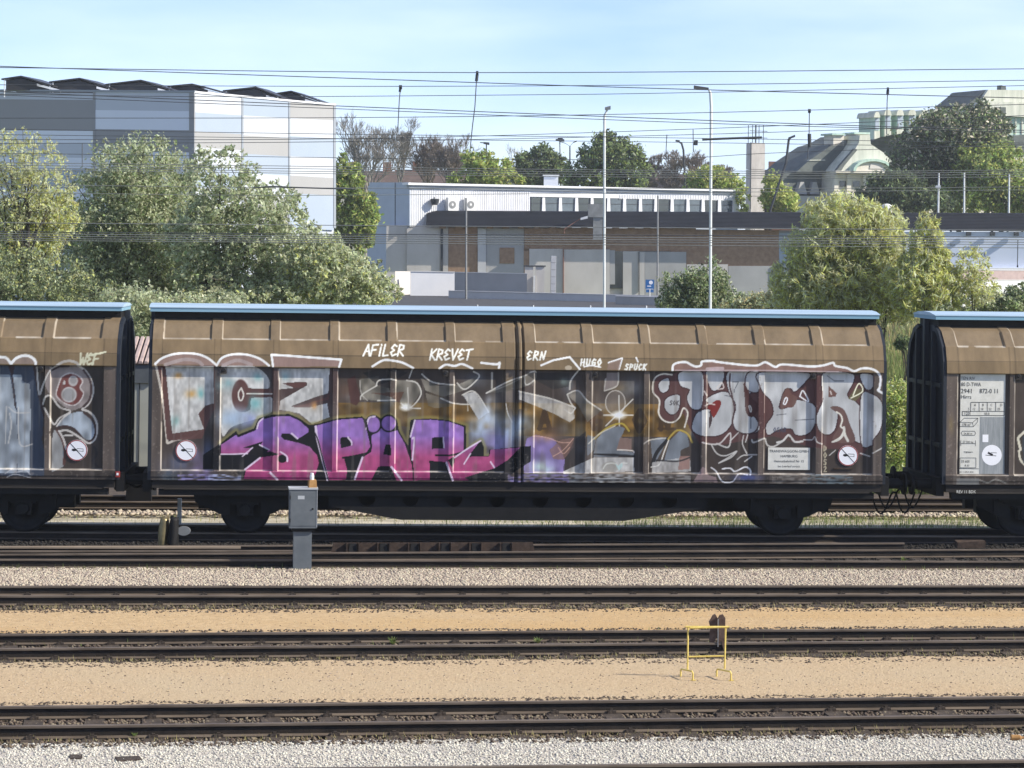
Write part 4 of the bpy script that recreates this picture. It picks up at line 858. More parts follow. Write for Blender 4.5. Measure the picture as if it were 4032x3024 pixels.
    for px in wheels:
        sx=S(px,2060,.65); ws=[]
        for yb,d in ((.585,1),(W-.585,-1)):
            m=MB(); m.lathe([(d*.135,.46),(d*.135,.50),(d*.03,.49),(d*.02,.40),(d*.05,.38),(d*.06,.20),(d*.0,.16),(d*-.02,.10)],(sx,yb,.475),'y',40); o=m.build('wheel','wheel_steel',w,True)
        MB().tube([(sx,.45,.475),(sx,W-.45,.475)],.08,12).build('axle','black_steel',w)
        for yb in (.34,W-.34-.16):
            m=MB(); m.box((sx-.16,yb,.36),(sx+.16,yb+.16,.62)); m.lathe([(0,.12),(-.05,.11)],(sx,yb,.475),'y',14); m.build('axle_box','black_steel',w)
            m=MB()
            for i in range(7):
                hl=.62-.075*i; z=.80-.035*i
                m.box((sx-hl,yb+.02,z-.028-.02*(i>0)),(sx+hl,yb+.14,z))
            m.build('leaf_spring','black_steel',w)
            for d in (-1,1):
                m=MB(); P=[(sx+d*.30,.79),(sx+d*1.02,.79),(sx+d*.98,.62),(sx+d*.80,.55),(sx+d*.66,.47),(sx+d*.52,.40),(sx+d*.30,.36)]
                m.prism([(x,yb+.05,z) for x,z in P],(0,.05,0)); m.build('spring_hanger','black_steel',w)
                m=MB(); m.box((sx+d*.62-.03,yb-.03,.50),(sx+d*.62+.03,yb+.02,.78)); m.build('brake_hanger','black_steel',w)
    return w,S
def wpart(w,O,psi): return lambda px,py,y=.0:(lambda q:Vector((q[0],y,q[1])))(px2s(O,psi,px,py,y))
PAN2=[(636,841),(868,1074),(1096,1308),(1329,1535),(1557,1766),(1787,1989),(2104,2305),(2332,2534),(2557,2763),(2783,2986),(3011,3213),(3239,3438)]
O2,S2=(0.0,55.0),.075; O1,S1=(-7.45,54.43),.03; O3,S3=(8.25,55.64),.12
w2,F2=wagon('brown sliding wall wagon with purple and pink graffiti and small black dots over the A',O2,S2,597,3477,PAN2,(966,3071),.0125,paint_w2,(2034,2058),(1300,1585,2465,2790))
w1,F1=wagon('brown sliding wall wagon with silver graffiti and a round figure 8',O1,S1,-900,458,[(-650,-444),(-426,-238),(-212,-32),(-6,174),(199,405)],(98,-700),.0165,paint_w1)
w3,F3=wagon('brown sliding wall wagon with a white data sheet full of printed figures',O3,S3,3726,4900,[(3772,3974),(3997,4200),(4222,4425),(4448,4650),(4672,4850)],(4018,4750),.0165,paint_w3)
# small flat fittings on the sides
def disc(m,c,r,y,seg=28,mi=0,r0=0.0):
    x,_,z=c
    if r0<=0:
        vs_=[(x,y,z)]+[(x+r*math.cos(2*math.pi*k/seg),y,z+r*math.sin(2*math.pi*k/seg)) for k in range(seg)]
        m.add(vs_,[(0,1+k,1+(k+1)%seg) for k in range(seg)],mi)
    else:
        vs_=[(x+q*math.cos(2*math.pi*k/seg),y,z+q*math.sin(2*math.pi*k/seg)) for q in (r0,r) for k in range(seg)]
        m.add(vs_,[(k,seg+k,seg+(k+1)%seg,(k+1)%seg) for k in range(seg)],mi)
    return m
def bar(m,a,b,wd,y,mi=0):
    a=Vector((a[0],0,a[1])); b=Vector((b[0],0,b[1])); d=(b-a).normalized(); n=Vector((-d.z,0,d.x))*wd/2
    m.add([(p.x,y,p.z) for p in (a-n,b-n,b+n,a+n)],[(0,1,2,3)],mi)
def cable_sign(w,O,psi,px,py,r=.205):
    q=wpart(w,O,psi)(px,py,.060); sg=MB(); sg.lathe([(0,r),(-.021,r)],(q.x,.060,q.z),'y',32); so_=sg.build('warning_sign','white_print',w)
    m=MB(); disc(m,q,r*.99,.038,32,0,r*.90); m.build('red_ring','red_print',so_)
    m=MB(); x,z=q.x,q.z
    bar(m,(x-.135,z+.14),(x+.14,z-.15),.014,.0375); bar(m,(x+.0,z+.035),(x+.125,z+.03),.010,.038); bar(m,(x+.125,z+.03),(x+.12,z-.02),.008,.038); bar(m,(x-.02,z-.005),(x+.13,z-.02),.008,.038)
    m.add([(x-.10,.038,z+.0),(x-.06,.038,z-.02),(x+.02,.038,z+.0),(x-.02,.038,z+.035),(x-.09,.038,z+.03)],[(0,1,2,3,4)]); m.build('cable_symbol','black_print',so_)
cable_sign(w2,O2,S2,733,1774); cable_sign(w2,O2,S2,3338,1794); cable_sign(w1,O1,S1,303,1773)
def text_mesh(w,txt,pos,size,y,mname='black_print',align='LEFT',name='lettering',sx=1.0):
    cu=bpy.data.curves.new(name,'FONT'); cu.body=txt; cu.size=size; cu.align_x=align; cu.resolution_u=2
    ob=bpy.data.objects.new('tmp',cu); col.objects.link(ob); dg=bpy.context.evaluated_depsgraph_get()
    me=bpy.data.meshes.new_from_object(ob.evaluated_get(dg)); bpy.data.objects.remove(ob); me.name=name
    n=len(me.vertices); co=np.zeros(n*3,np.float32); me.vertices.foreach_get('co',co); co=co.reshape(-1,3)
    new=np.stack([pos[0]+co[:,0]*sx,np.full(n,y),pos[1]+co[:,1]],1).astype(np.float32); me.vertices.foreach_set('co',new.ravel())
    me.materials.clear(); me.materials.append(M[mname]); me.update(); return link(name,me,w)
# owner's sheet
q0=wpart(w2,O2,S2)(3023,1849,.060); q1=wpart(w2,O2,S2)(3189,1763,.060)
m=MB(); m.box((q0.x,.041,q0.z),(q1.x,.060,q1.z)); sh=m.build('owner_sheet','cream_print',w2); cxs=(q0.x+q1.x)/2
for i,(t,sz) in enumerate((('TRANSWAGGON-GMBH',.072),('HAMBURG',.072),('Heimatbahnhof Nr 15',.068),('bei Leerlauf zurück',.058))): text_mesh(sh,t,(cxs,q1.z-.095-i*.098),sz,.039,align='CENTER')
m=MB(); q=wpart(w2,O2,S2)(3320,1845,.060); m.box((q.x-.19,.035,q.z-.012),(q.x+.19,.060,q.z+.012)); m.build('handle','rust_brown',w2)
# data sheet on the right hand wagon
T3=wpart(w3,O3,S3); q0=T3(3777,1866,.060); q1=T3(3958,1474,.060)
m=MB(); m.box((q0.x,.041,q0.z),(q1.x,.060,q1.z)); ds=m.build('data_sheet','cream_print',w3)
qa=T3(3855,1866,.060); qb=T3(3958,1642,.060); m=MB(); m.box((qa.x,.0385,q0.z+.002),(q1.x-.002,.0409,qb.z)); m.build('data_field','grey_print',ds)
D=lambda x,y:(lambda v:(v.x,v.z))(T3(3560+x*.2134,1420+y*.2134,.04))
for t,x,y,sz,sx in (('TEN RIV',1045,350,.085,.95),('80 D-TWA',1050,470,.11,.8),('2941',1045,600,.13,.95),('872-0 11',1390,600,.13,.85),('Hirrs',1045,700,.11,.95),('A',1290,840,.07,.9),('B',1440,840,.07,.9),('C',1590,840,.07,.9),('D',1770,840,.07,.9),('S',1180,915,.075,.85),('12',1260,915,.07,.85),('18',1410,915,.07,.85),('22',1560,915,.07,.85),('25',1720,915,.07,.85),('120',1105,1000,.085,.9),('00.0',1480,1000,.07,.9),('178 m³',1060,1205,.075,.9),('26.80 m',1100,1365,.06,.9),('27 500 kg',1080,1520,.065,.85)):
    text_mesh(ds,t,D(x,y),sz,.0372,sx=sx)
m=MB(); LN=lambda a,b,w=.010:bar(m,D(*a),D(*b),w,.0372)
for y in (768,935,1012): LN((1230 if y==768 else 1070,y),(1850,y))
for x in (1230,1385,1535,1690,1850): LN((x,768),(x,935))
LN((1075,935),(1075,1012)); LN((1850,935),(1850,1012)); LN((1220,935),(1220,1012),.007)
for a,b in (((1030,1135),(1260,1145)),((1030,1135),(1030,1215)),((1030,1215),(1280,1218)),((1260,1145),(1280,1218)),((1030,1135),(1110,1060)),((1110,1060),(1360,1060)),((1360,1060),(1260,1145)),((1360,1060),(1355,1130)),((1355,1130),(1280,1218)),((1075,1300),(1300,1300)),((1075,1378),(1300,1378)),((1075,1300),(1055,1340)),((1055,1340),(1075,1378)),((1300,1300),(1320,1340)),((1320,1340),(1300,1378)),((1045,1470),(1045,1575)),((1318,1470),(1318,1575)),((1045,1530),(1318,1530))): LN(a,b,.008)
E3=lambda x,y:(lambda v:(v.x,v.z))(T3(3400+x*.2857,1750+y*.2857,.04)); LE=lambda a,b,w=.008:bar(m,E3(*a),E3(*b),w,.0372)
for a,b in (((1330,185),(1550,185)),((1330,185),(1330,320)),((1550,185),(1550,320)),((1330,320),(1550,320)),((1300,330),(1590,335)),((1380,100),(1510,105))): LE(a,b)
m.build('ruled_lines','black_print',ds)
for t,x,y,sz in (('33 600',1345,250,.07),('R 81',1395,305,.06),('REV 11.08.03 BDK',1310,390,.045),('1.8 t-m',1390,120,.05)): text_mesh(ds,t,E3(x,y),sz,.0372,sx=.9)
q=T3(3905,1792,.04); m=MB(); disc(m,q,.205,.0368); dd=m.build('warning_disc','white_print',ds)
m=MB(); bar(m,(q.x-.13,q.z-.0),(q.x+.09,q.z-.015),.012,.0358); bar(m,(q.x-.08,q.z+.05),(q.x+.02,q.z),.04,.0359); bar(m,(q.x-.02,q.z+.05),(q.x+.1,q.z+.045),.01,.0358); m.build('cable_symbol','black_print',dd)
q=T3(3880,1726,.04); m=MB(); bar(m,(q.x-.06,q.z),(q.x+.06,q.z),.15,.0366); m.build('paper_tag','white_print',ds)
q=T3(3766,1942,.0); text_mesh(w3,'REV 11 BDK',(q.x,q.z),.085,.002,'cream_print',sx=.9)
# round door latches under the canopy
for w_,O,psi,px,py in ((w2,O2,S2,882,1456),(w2,O2,S2,1756,1467),(w2,O2,S2,2345,1472),(w2,O2,S2,3204,1478),(w3,O3,S3,4012,1480),(w1,O1,S1,162,1450)):
    q=wpart(w_,O,psi)(px,py,.0); m=MB(); m.box((q.x-.06,-.02,q.z-.075),(q.x+.05,.05,q.z+.05)); lt=m.build('door_latch','flange_brown',w_)
    m=MB(); m.lathe([(0,.038),(-.012,.03)],(q.x,-.02,q.z),'y',14); m.build('latch_hole','black_print',lt)
# tail lamp on the left wagon
q=wpart(w1,O1,S1)(462,1868,.0); m=MB(); m.box((q.x-.03,-.06,q.z-.05),(q.x+.05,.02,q.z+.06)); lp=m.build('tail_lamp','red_print',w1); m=MB(); m.box((q.x-.01,-.066,q.z-.01),(q.x+.03,-.06,q.z+.035)); m.build('reflector','white_print',lp)
# rails under the train
tk=thing('railway_track','black rails carrying the brown wagons','railway track',(0,56,-.18))
for yo in (.65,2.15):
    pts=[]
    for O,psi,ss in ((O1,S1,(-9,-4,-1)),(O2,S2,(-7,-3,0,3,7)),(O3,S3,(1,4,9))):
        for s in ss: pts.append((O[0]+s*math.cos(psi)-yo*math.sin(psi),O[1]+s*math.sin(psi)+yo*math.cos(psi)-56,.18))
    rail(pts,tk)
# ================================================================ yard furniture
def cabinet():
    Y=50.6; b=atY(1189,2252,Y); s=Y/F
    t=thing('signal_cabinet','grey metal cabinet on a post standing at the turnout gravel','cabinet',(b.x,b.y,b.z),.12)
    H=lambda py:(2252-py)*s
    m=MB(); m.box((-.165,-.12,-.05),(.165,.12,H(2088))); m.build('post','cabinet_grey',t)
    m=MB(); m.box((-.20,-.155,H(2090)),(.20,.155,H(2076))); m.build('collar','black_steel',t)
    m=MB(); m.box((-.25,-.19,H(2076)),(.25,.19,H(1924))); bx=m.build('box','cabinet_grey',t)
    m=MB(); m.box((-.263,-.203,H(1924)),(.263,.203,H(1918))); m.build('lid','cabinet_edge',t)
    m=MB(); m.box((.243,-.197,H(2072)),(.253,-.187,H(1926))); m.build('edge_trim','cabinet_edge',bx)
    m=MB(); m.box((-.23,-.197,H(2066)),(.225,-.19,H(1934))); dr_=m.build('door','cabinet_grey',bx)
    for py in (2045,1955): m=MB(); m.tube([(-.235,-.20,H(py)-.035),(-.235,-.20,H(py)+.035)],.010,6); m.build('hinge','black_steel',bx)
    m=MB(); m.lathe([(0,.018),(-.012,.016)],(.17,-.197,H(2000)),'y',10); m.build('lock','black_steel',bx)
    m=MB(); m.box((-.10,-.1995,H(1962)),(.02,-.197,H(1948))); m.build('number_plate','cabinet_edge',bx)
    p=Vector((b.x+.17,b.y-.02,b.z+H(1918)))
    g=thing('paper_bag','crumpled brown paper bag standing on the grey cabinet','bag',tuple(p),.3)
    m=MB(); m.hexa([(-.075,-.06,0),(.075,-.06,0),(.075,.06,0),(-.075,.06,0),(-.06,-.045,.14),(.065,-.05,.13),(.055,.045,.15),(-.07,.05,.12)]); m.build('bag','paper_brown',g)
    m=MB(); m.lathe([(0,.035),(.10,.042),(.14,.03),(.16,.032)],(-.01,0,.10),'z',10); m.build('cup','white_paint',g)
cabinet()
# curved trackside target seen nearly edge on
def target():
    Y=53.2; b=atY(672,2146,Y); s=Y/F
    t=thing('point_indicator','narrow curved brass and black point indicator standing by the left wagon gap','indicator',tuple(b),0); t.scale=(1.45,1.2,1.0)
    for dx,mn,sg,nm in ((-.085,'brass',-1,'front_shell'),(.045,'black_steel',1,'rear_shell')):
        m=MB(); n=9
        for i in range(n):
            z=.52*i/(n-1); bul=.055*math.sin(math.pi*min(1,.25+.75*i/(n-1)))
            m.v+= [(dx-bul*.6-.045,-.06,z),(dx-bul*.6-.045+.06+.03*math.sin(math.pi*i/(n-1)),-.10,z),(dx+.05,.10,z),(dx-bul*.6-.03,.12,z)]
        for i in range(n-1):
            for k in range(4): m.f.append((4*i+k,4*i+(k+1)%4,4*i+4+(k+1)%4,4*i+4+k)); m.m.append(0)
        m.f.append((4*n-4,4*n-3,4*n-2,4*n-1)); m.m.append(0); m.build(nm,mn,t,True)
    m=MB(); m.lathe([(-.015,.09),(.015,.09)],(.16,.1,.26),'y',18); m.build('lens','pole_grey',t)
    m=MB(); m.tube([(.0,0,.5),(.02,0,.56)],.02,8); m.build('cap','black_steel',t)
    p=atY(706,2075,57.5); q=atY(708,1963,57.5); m=MB(); m.box((p.x-.04,57.47,-.2),(p.x+.04,57.53,q.z)); tag(m.build('marker_post','white_paint'),'short white marker post standing behind the wagon gap','post')
target()
# yellow frame
def frame():
    zg=-.135; P=lambda px,py,Y:atY(px,py,Y)
    o=onZ(2780,2668,zg); Y=o.y; t=thing('barrier_frame','yellow tubular steel frame standing on the tan sand','barrier',(o.x,o.y,zg)); L=lambda px,py,dy=0:P(px,py,Y+dy)-o*1.0
    r=.012
    for nm,pts in (('top_bar',[L(2698,2468),L(2872,2468)]),('top_bar',[L(2716,2473,-.03),L(2868,2469,-.03)]),('post',[L(2709,2470),L(2707,2642)]),('post',[L(2857,2470),L(2853,2634)]),('cross_bar',[L(2712,2586),L(2853,2583)])):
        MB().tube(pts,r,8).build(nm,'yellow_paint',t)
    for fx,x0,x1,y0,y1,g0,g1 in ((2707,2680,2728,2638,2648,2664,2680),(2853,2822,2878,2632,2645,2664,2681)):
        a=onZ(x0,g0,zg); b=onZ(x1,g1,zg); ta=a+Vector((0,0,.095)); tb=b+Vector((0,0,.125))
        pts=[a-o,ta-o,tb-o,b-o]; pts=[Vector((p.x,p.y,p.z)) for p in pts]
        MB().tube([pts[0],pts[0]+Vector((0,0,.085)),pts[0]+Vector((.01,-.01,.105)),pts[3]+Vector((-.01,.01,.125)),pts[3]+Vector((0,0,.10)),pts[3]],r,8).build('foot','yellow_paint',t)
        MB().tube([pts[3]-Vector((.03,0,-.006)),pts[3]+Vector((.04,0,.006))],.010,6).build('foot_pad','yellow_paint',t)
    # rusty wheel stop behind it
    b=onZ(2822,2562,-.12); w=thing('wheel_stop','rust brown forked wheel stop standing on the rail behind the yellow frame','wheel stop',tuple(b)); s=b.y/F
    X=lambda px:(px-2822)*s; Z=lambda py:(2562-py)*s
    m=MB(); pts=[(2791,2562),(2796,2470),(2790,2450),(2798,2438),(2805,2424),(2815,2419),(2824,2434),(2824,2500),(2812,2530),(2806,2562)]
    m.prism([(X(x),0,Z(y)) for x,y in pts],(0,.07,0)); m.build('left_blade','stop_rust',w)
    m=MB(); pts=[(2826,2550),(2825,2436),(2832,2422),(2845,2419),(2854,2432),(2855,2540),(2848,2556),(2838,2520)]
    m.prism([(X(x),-.03,Z(y)) for x,y in pts],(0,.07,0)); m.build('right_blade','stop_rust',w)
    m=MB(); m.box((X(2824),-.045,Z(2545)),(X(2828),-.03,Z(2436))); m.build('rib','pole_grey',w)
frame()
p=onZ(4008,2916,-.15); g=thing('bottle','small brown bottle lying on the white gravel','bottle',tuple(p+Vector((0,0,.035))))
MB().lathe([(-.09,.03),(-.08,.036),(.02,.036),(.05,.015),(.09,.014)],(0,0,0),'x',12).build('glass_body','paper_brown',g); MB().lathe([(.09,.017),(.105,.017)],(0,0,0),'x',10).build('cap','white_paint',g)
# ================================================================ shed glimpsed through the wagon gap
def shed():
    Y=61.5; t=thing('track_shed','pale beige shed with grey fascia and pinkish corrugated roof behind the wagon gap','shed',tuple(atY(560,1880,Y)))
    o=t.location; L=lambda px,py,dy=0.:atY(px,py,Y+dy)-o
    a=L(496,1850); b=L(600,1508); m=MB(); m.box((a.x,.04,-1.2),(b.x,1.0,a.z)); m.build('plinth','black_steel',t)
    m=MB(); m.box((a.x,0,a.z),(b.x,1.1,b.z)); m.build('wall','beige_sheet',t)
    m=MB(); m.box((L(549,1600).x-.008,-.012,a.z),(L(549,1600).x+.008,0,b.z-.01)); m.build('joint','pole_dark',t)
    c=L(500,1430); m=MB(); m.box((a.x-.03,-.05,b.z),(b.x+.03,1.15,c.z)); m.build('fascia','cabinet_grey',t)
    for i in range(5):
        x=a.x+i*.125; top=L(500,1332,1.2)
        m=MB(); m.hexa([(x,-.08,c.z),(x+.10,-.08,c.z),(x+.10,1.2,top.z),(x,1.2,top.z),(x+.02,-.08,c.z+.05),(x+.08,-.08,c.z+.05),(x+.08,1.2,top.z+.05),(x+.02,1.2,top.z+.05)]); m.build('roof_rib','pinkish',t)
    m=MB(); top=L(500,1332,1.2); m.hexa([(a.x,-.08,c.z-.02),(b.x,-.08,c.z-.02),(b.x,1.2,top.z-.02),(a.x,1.2,top.z-.02),(a.x,-.08,c.z),(b.x,-.08,c.z),(b.x,1.2,top.z),(a.x,1.2,top.z)]); m.build('roof_sheet','rust_brown',t)
shed()
# ================================================================ tall clad building on the left
def wall_plane(px,py,Y,t):
    p=atY(px,py,Y); n=Vector((t,-1,0)).normalized(); return p,n      # dY/dX = t, n faces the camera
def slab(name,mname,parent,plane,rect,out=.0,th=.12,o=Vector((0,0,0))):
    """a panel given by picture corners, standing proud of a wall plane"""
    p,n=plane; q=p+n*out
    c=[onP(x,y,q,n)-o for x,y in rect]; m=MB(); m.prism(c,tuple(n*-th)); return m.build(name,mname,parent)
def rc(x0,y0,x1,y1,y2=None,y3=None): return [(x0,y1),(x1,y3 if y3 is not None else y1),(x1,y2 if y2 is not None else y0),(x0,y0)]
def tall():
    A=wall_plane(760,359,190,-.28); B=wall_plane(762,359,190,1.5); o=Vector((A[0].x,190,zt(190)))
    t=thing('warehouse','tall flat roofed building clad in grey, white and pale blue panels','building',tuple(o))
    k=lambda x,y:(x*.633,200+y*.633)
    # core
    LA=onP(-900,350,*A); RB=onP(1320,410,*B); co=A[0]; top=co.z-.05
    back=Vector((RB.x-16,RB.y+11,0)); m=MB(); base=[LA,co,RB,Vector((LA.x+10,RB.y+18,0))]
    ring=[Vector((p.x,p.y+.25,0))-Vector((o.x,o.y,0)) for p in base]; m.hexa([Vector((r.x,r.y,-.5)) for r in ring]+[Vector((r.x,r.y,top-o.z-.1)) for r in ring]); m.build('core','clad_mid',t)
    sl=.0145
    def rows(plane,x0,x1,lst,skew):
        for y0,y1,mn in lst:
            P=[k(x0,y1),k(x1,y1+skew*(x1-x0)),k(x1,y0+skew*(x1-x0)),k(x0,y0)]; slab('cladding_panel',mn,t,plane,P,.02+.003*random.random(),.15,o)
    rows(A,-1400,578,[(247,290,'clad_mid'),(290,483,'clad_dark'),(483,560,'clad_light'),(560,650,'clad_mid'),(650,720,'clad_light'),(720,840,'clad_pale'),(840,960,'clad_light'),(960,1100,'clad_mid')],.008)
    rows(A,592,1176,[(252,368,'clad_mid'),(368,487,'clad_light'),(487,625,'clad_dark'),(625,760,'clad_light'),(760,900,'clad_mid'),(900,1100,'clad_light')],.013)
    rows(B,1212,1505,[(262,383,'clad_white'),(383,500,'clad_pale'),(500,600,'clad_beige'),(600,720,'clad_white'),(720,850,'clad_pale'),(850,1100,'clad_white')],.064)
    rows(B,1515,1796,[(286,402,'clad_pale'),(402,525,'clad_white'),(525,640,'clad_beige'),(640,760,'clad_pale'),(760,900,'clad_white'),(900,1100,'clad_beige')],.062)
    rows(B,1806,2076,[(318,418,'clad_beige'),(418,530,'clad_white'),(530,655,'clad_pale'),(655,775,'clad_white'),(775,885,'clad_beige'),(885,1100,'clad_pale')],.060)
    for pl,x0,x1,y0 in ((A,578,592,250),(A,1176,1208,256),(B,1505,1515,284),(B,1796,1806,315),(B,2076,2090,330)):
        slab('corner_strip','clad_dark' if pl is A else 'fascia',t,pl,[k(x0,1100),k(x1,1100),k(x1,y0),k(x0,y0)],.06,.2,o)
    slab('parapet','fascia',t,A,[k(-1400,228+16),k(1210,258),k(1210,247),k(-1400,218+13)],.10,.5,o); slab('parapet','sheet_white',t,B,[k(1208,262),k(2090,340),k(2090,330),k(1208,250)],.10,.5,o)
    # tented solar arrays on the roof
    for i,(a,pk,b) in enumerate((((8,172),(130,154),(330,215)),((305,190),(495,167),(700,232)),((655,205),(875,179),(1080,243)),((1040,217),(1195,203),(1390,256)),((1385,245),(1590,222),(1750,287)),((1712,262),(1810,247),(1990,310)))):
        Y=(193,194,195,198.5,203.5,207.5)[i]; sa=thing('solar_array',('dark tented solar array with an open white strut frame at its free end','dark tented solar array above the dark and pale blue panels','dark tented solar array above the dark and pale blue panels','dark tented solar array at the corner of the grey and white faces','dark tented solar array above the white and pale panels','smallest dark solar array above the beige end panel')[i],'solar panel',tuple(atY(*k(pk[0],pk[1]+60),Y)),0,'tented solar arrays in a row'); oo=sa.location
        pa,pp,pb=[atY(*k(*q),Y)-oo for q in (a,pk,b)]; D=Vector((.6,4.5,0)); th=Vector((0,0,-.10))
        for nm,u,v in (('left_panel',pa,pp),('right_panel',pp,pb)):
            m=MB(); m.hexa([u+th,v+th,v+D+th,u+D+th,u,v,v+D,u+D]); m.build(nm,'solar',sa)
        low=Vector((0,0,min(pa.z,pb.z)-.35))
        m=MB(); m.prism([Vector((pa.x+.3,.15,low.z)),Vector((pb.x-.1,.15,low.z)),Vector((pb.x-.2,.15,pb.z-.12)),Vector((pp.x,.15,pp.z-.18)),Vector((pa.x+.3,.15,pa.z-.12))],(0.5,4.0,0)); m.build('wind_screen','solar',sa)
        for f in (.06,.94):
            q=pa.lerp(pb,f); m=MB(); m.tube([Vector((q.x,.05,low.z-.5)),Vector((q.x,.05,q.z+.05))],.04,5); m.build('strut','pole_white',sa)
        m=MB(); e=pb-Vector((.2,0,0)); m.hexa([Vector((e.x-.9,-.1,e.z-.05)),Vector((e.x+.7,-.1,e.z-.45)),Vector((e.x+.7,.3,e.z-.45)),Vector((e.x-.9,.3,e.z-.05)),Vector((e.x-.9,-.1,e.z+.10)),Vector((e.x+.7,-.1,e.z-.30)),Vector((e.x+.7,.3,e.z-.30)),Vector((e.x-.9,.3,e.z+.10))]); m.build('side_plate','sheet_white',sa)
tall()
# ================================================================ white upper building and dark roofed pavilion
kB=lambda ox:(lambda x,y:(ox+.3165*x,680+.3165*y))
b1,b2,b3,b4=kB(1440),kB(2040),kB(2640),kB(3332)
def white_block():
    A=wall_plane(1612,721,246,.55); p,n=A; L=wall_plane(1612,721,246,-1.8)
    o=Vector((p.x,p.y,zt(246))); t=thing('office_block','long low white building with a window band above the dark roof','building',tuple(o))
    E=onP(2912,750,*A); B0=onP(1454,718,*L)
    m=MB(); dn=Vector((-n.x,-n.y,0))*.25; ring=[p+dn,E+dn,E+dn*40,Vector((B0.x,B0.y,0))+dn]; m.hexa([Vector((r.x-o.x,r.y-o.y,-.3)) for r in ring]+[Vector((r.x-o.x,r.y-o.y,p.z-o.z-.15)) for r in ring]); m.build('core','sheet_blue',t)
    # side wall of horizontal sheets
    for i in range(12):
        y0=120+i*45.5; slab('side_sheet','sheet_blue',t,L,[b1(45,y0+44.5),b1(545,y0+44.5),b1(545,y0),b1(45,y0)],.03,.1,o)
    slab('side_joint','pole_dark',t,L,[b1(361,665),b1(369,665),b1(369,122),b1(361,122)],.05,.1,o)
    yr=lambda x:721+(x-1612)*.0222
    slab('roof_edge','sheet_white',t,A,[(1608,yr(1608)+7),(2914,yr(2914)+4),(2914,yr(2914)-2),(1608,yr(1608)-2)],.45,1.2,o)
    slab('fascia','fascia',t,A,[(1612,yr(1612)+20),(2912,yr(2912)+14),(2912,yr(2912)+4),(1612,yr(1612)+7)],.25,.5,o)
    # ribbed sheet wall, every rib its own piece
    x=1614.0
    while x<2084:
        y0=yr(x)+20; slab('wall_rib','sheet_white',t,A,[(x,892 if x<1690 else 845),(x+4.2,892 if x<1690 else 845),(x+4.2,y0),(x,y0)],.09,.1,o); x+=7.2
    slab('wall_sheet','sheet_white',t,A,[(1612,893),(2086,840),(2086,yr(2086)+19),(1612,yr(1612)+20)],.03,.1,o)
    slab('band_sheet','sheet_white',t,A,[(2086,774),(2910,790),(2910,yr(2910)+14),(2086,yr(2086)+19)],.05,.1,o)
    x=2440
    while x<2906: slab('band_rib','sheet_white',t,A,[(x,784),(x+3,784),(x+3,767),(x,767)],.09,.06,o); x+=6.5
    # windows between white piers
    pe=[2086]+[2040+.3165*v for v in (320,528,730,922,1128,1326,1524,1716,1918,2115)]+[2640+.3165*v for v in (408,612)]+[2893]
    pe=sorted(set(pe+[2772])) if False else pe
    for i in range(len(pe)-1):
        x0,x1=pe[i]+6,pe[i+1]-6
        w=slab('window','glass_dark' if i in (0,3,4,8,11) else 'glass',t,A,[(x0,842),(x1,842),(x1,778+i*.7),(x0,777+i*.7)],.0,.06,o)
        slab('pier','sheet_white',t,A,[(pe[i+1]-7,842),(pe[i+1]+7,842),(pe[i+1]+5,778+i*.7),(pe[i+1]-5,778+i*.7)],.16,.2,o)
        slab('transom','pole_dark',w,A,[(x0,801+i*.7),(x1,801+i*.7),(x1,799+i*.7),(x0,799+i*.7)],.04,.03,o)
    slab('end_pier','sheet_white',t,A,[(2890,842),(2910,842),(2910,784),(2890,784)],.12,.2,o)
    # cooling units
    for bi,bx in enumerate((b1(1028,310)[0],b1(1255,310)[0])):
        q=onP(bx,778,p+n*.75,n); u=thing('cooling_unit',('white cooling unit with a round fan, next to the dark wall lamp','white cooling unit with a round fan, behind the thin grey pole')[bi],'cooling unit',tuple(q),math.atan2(n.y,n.x)+math.pi/2,'cooling units on the white wall')
        m=MB(); m.box((0,0,-1.15),(1.05,.5,0)); m.build('casing','white_paint',u)
        m=MB(); m.lathe([(0,.34),(-.03,.34)],(.42,0,-.62),'y',20); f=m.build('fan_grille','pole_grey',u); m=MB(); m.lathe([(-.03,.12),(-.05,.11)],(.42,0,-.62),'y',12); m.build('fan_hub','white_paint',f)
    q=onP(b1(860,370)[0],b1(860,345)[1],p+n*.5,n); u=thing('wall_lamp','dark round wall lamp under the white roof edge','lamp',tuple(q)); MB().lathe([(0,.25),(.5,.42),(.55,.3)],(0,0,-.4),'z',14).build('shade','pole_dark',u); MB().tube([(0,0,.1),(0,.5,.3)],.06,6).build('bracket','pole_grey',u)
    q=onP(b2(320,175)[0],b2(320,175)[1],p-n*2,n); u=thing('roof_vent','small white box vent on the office roof','vent',tuple(q)); MB().box((0,0,-.3),(1.3,1.2,1.0)).build('vent_box','sheet_white',u); MB().box((-.1,-.1,1.0),(1.4,1.3,1.1)).build('vent_cap','white_paint',u)
white_block()
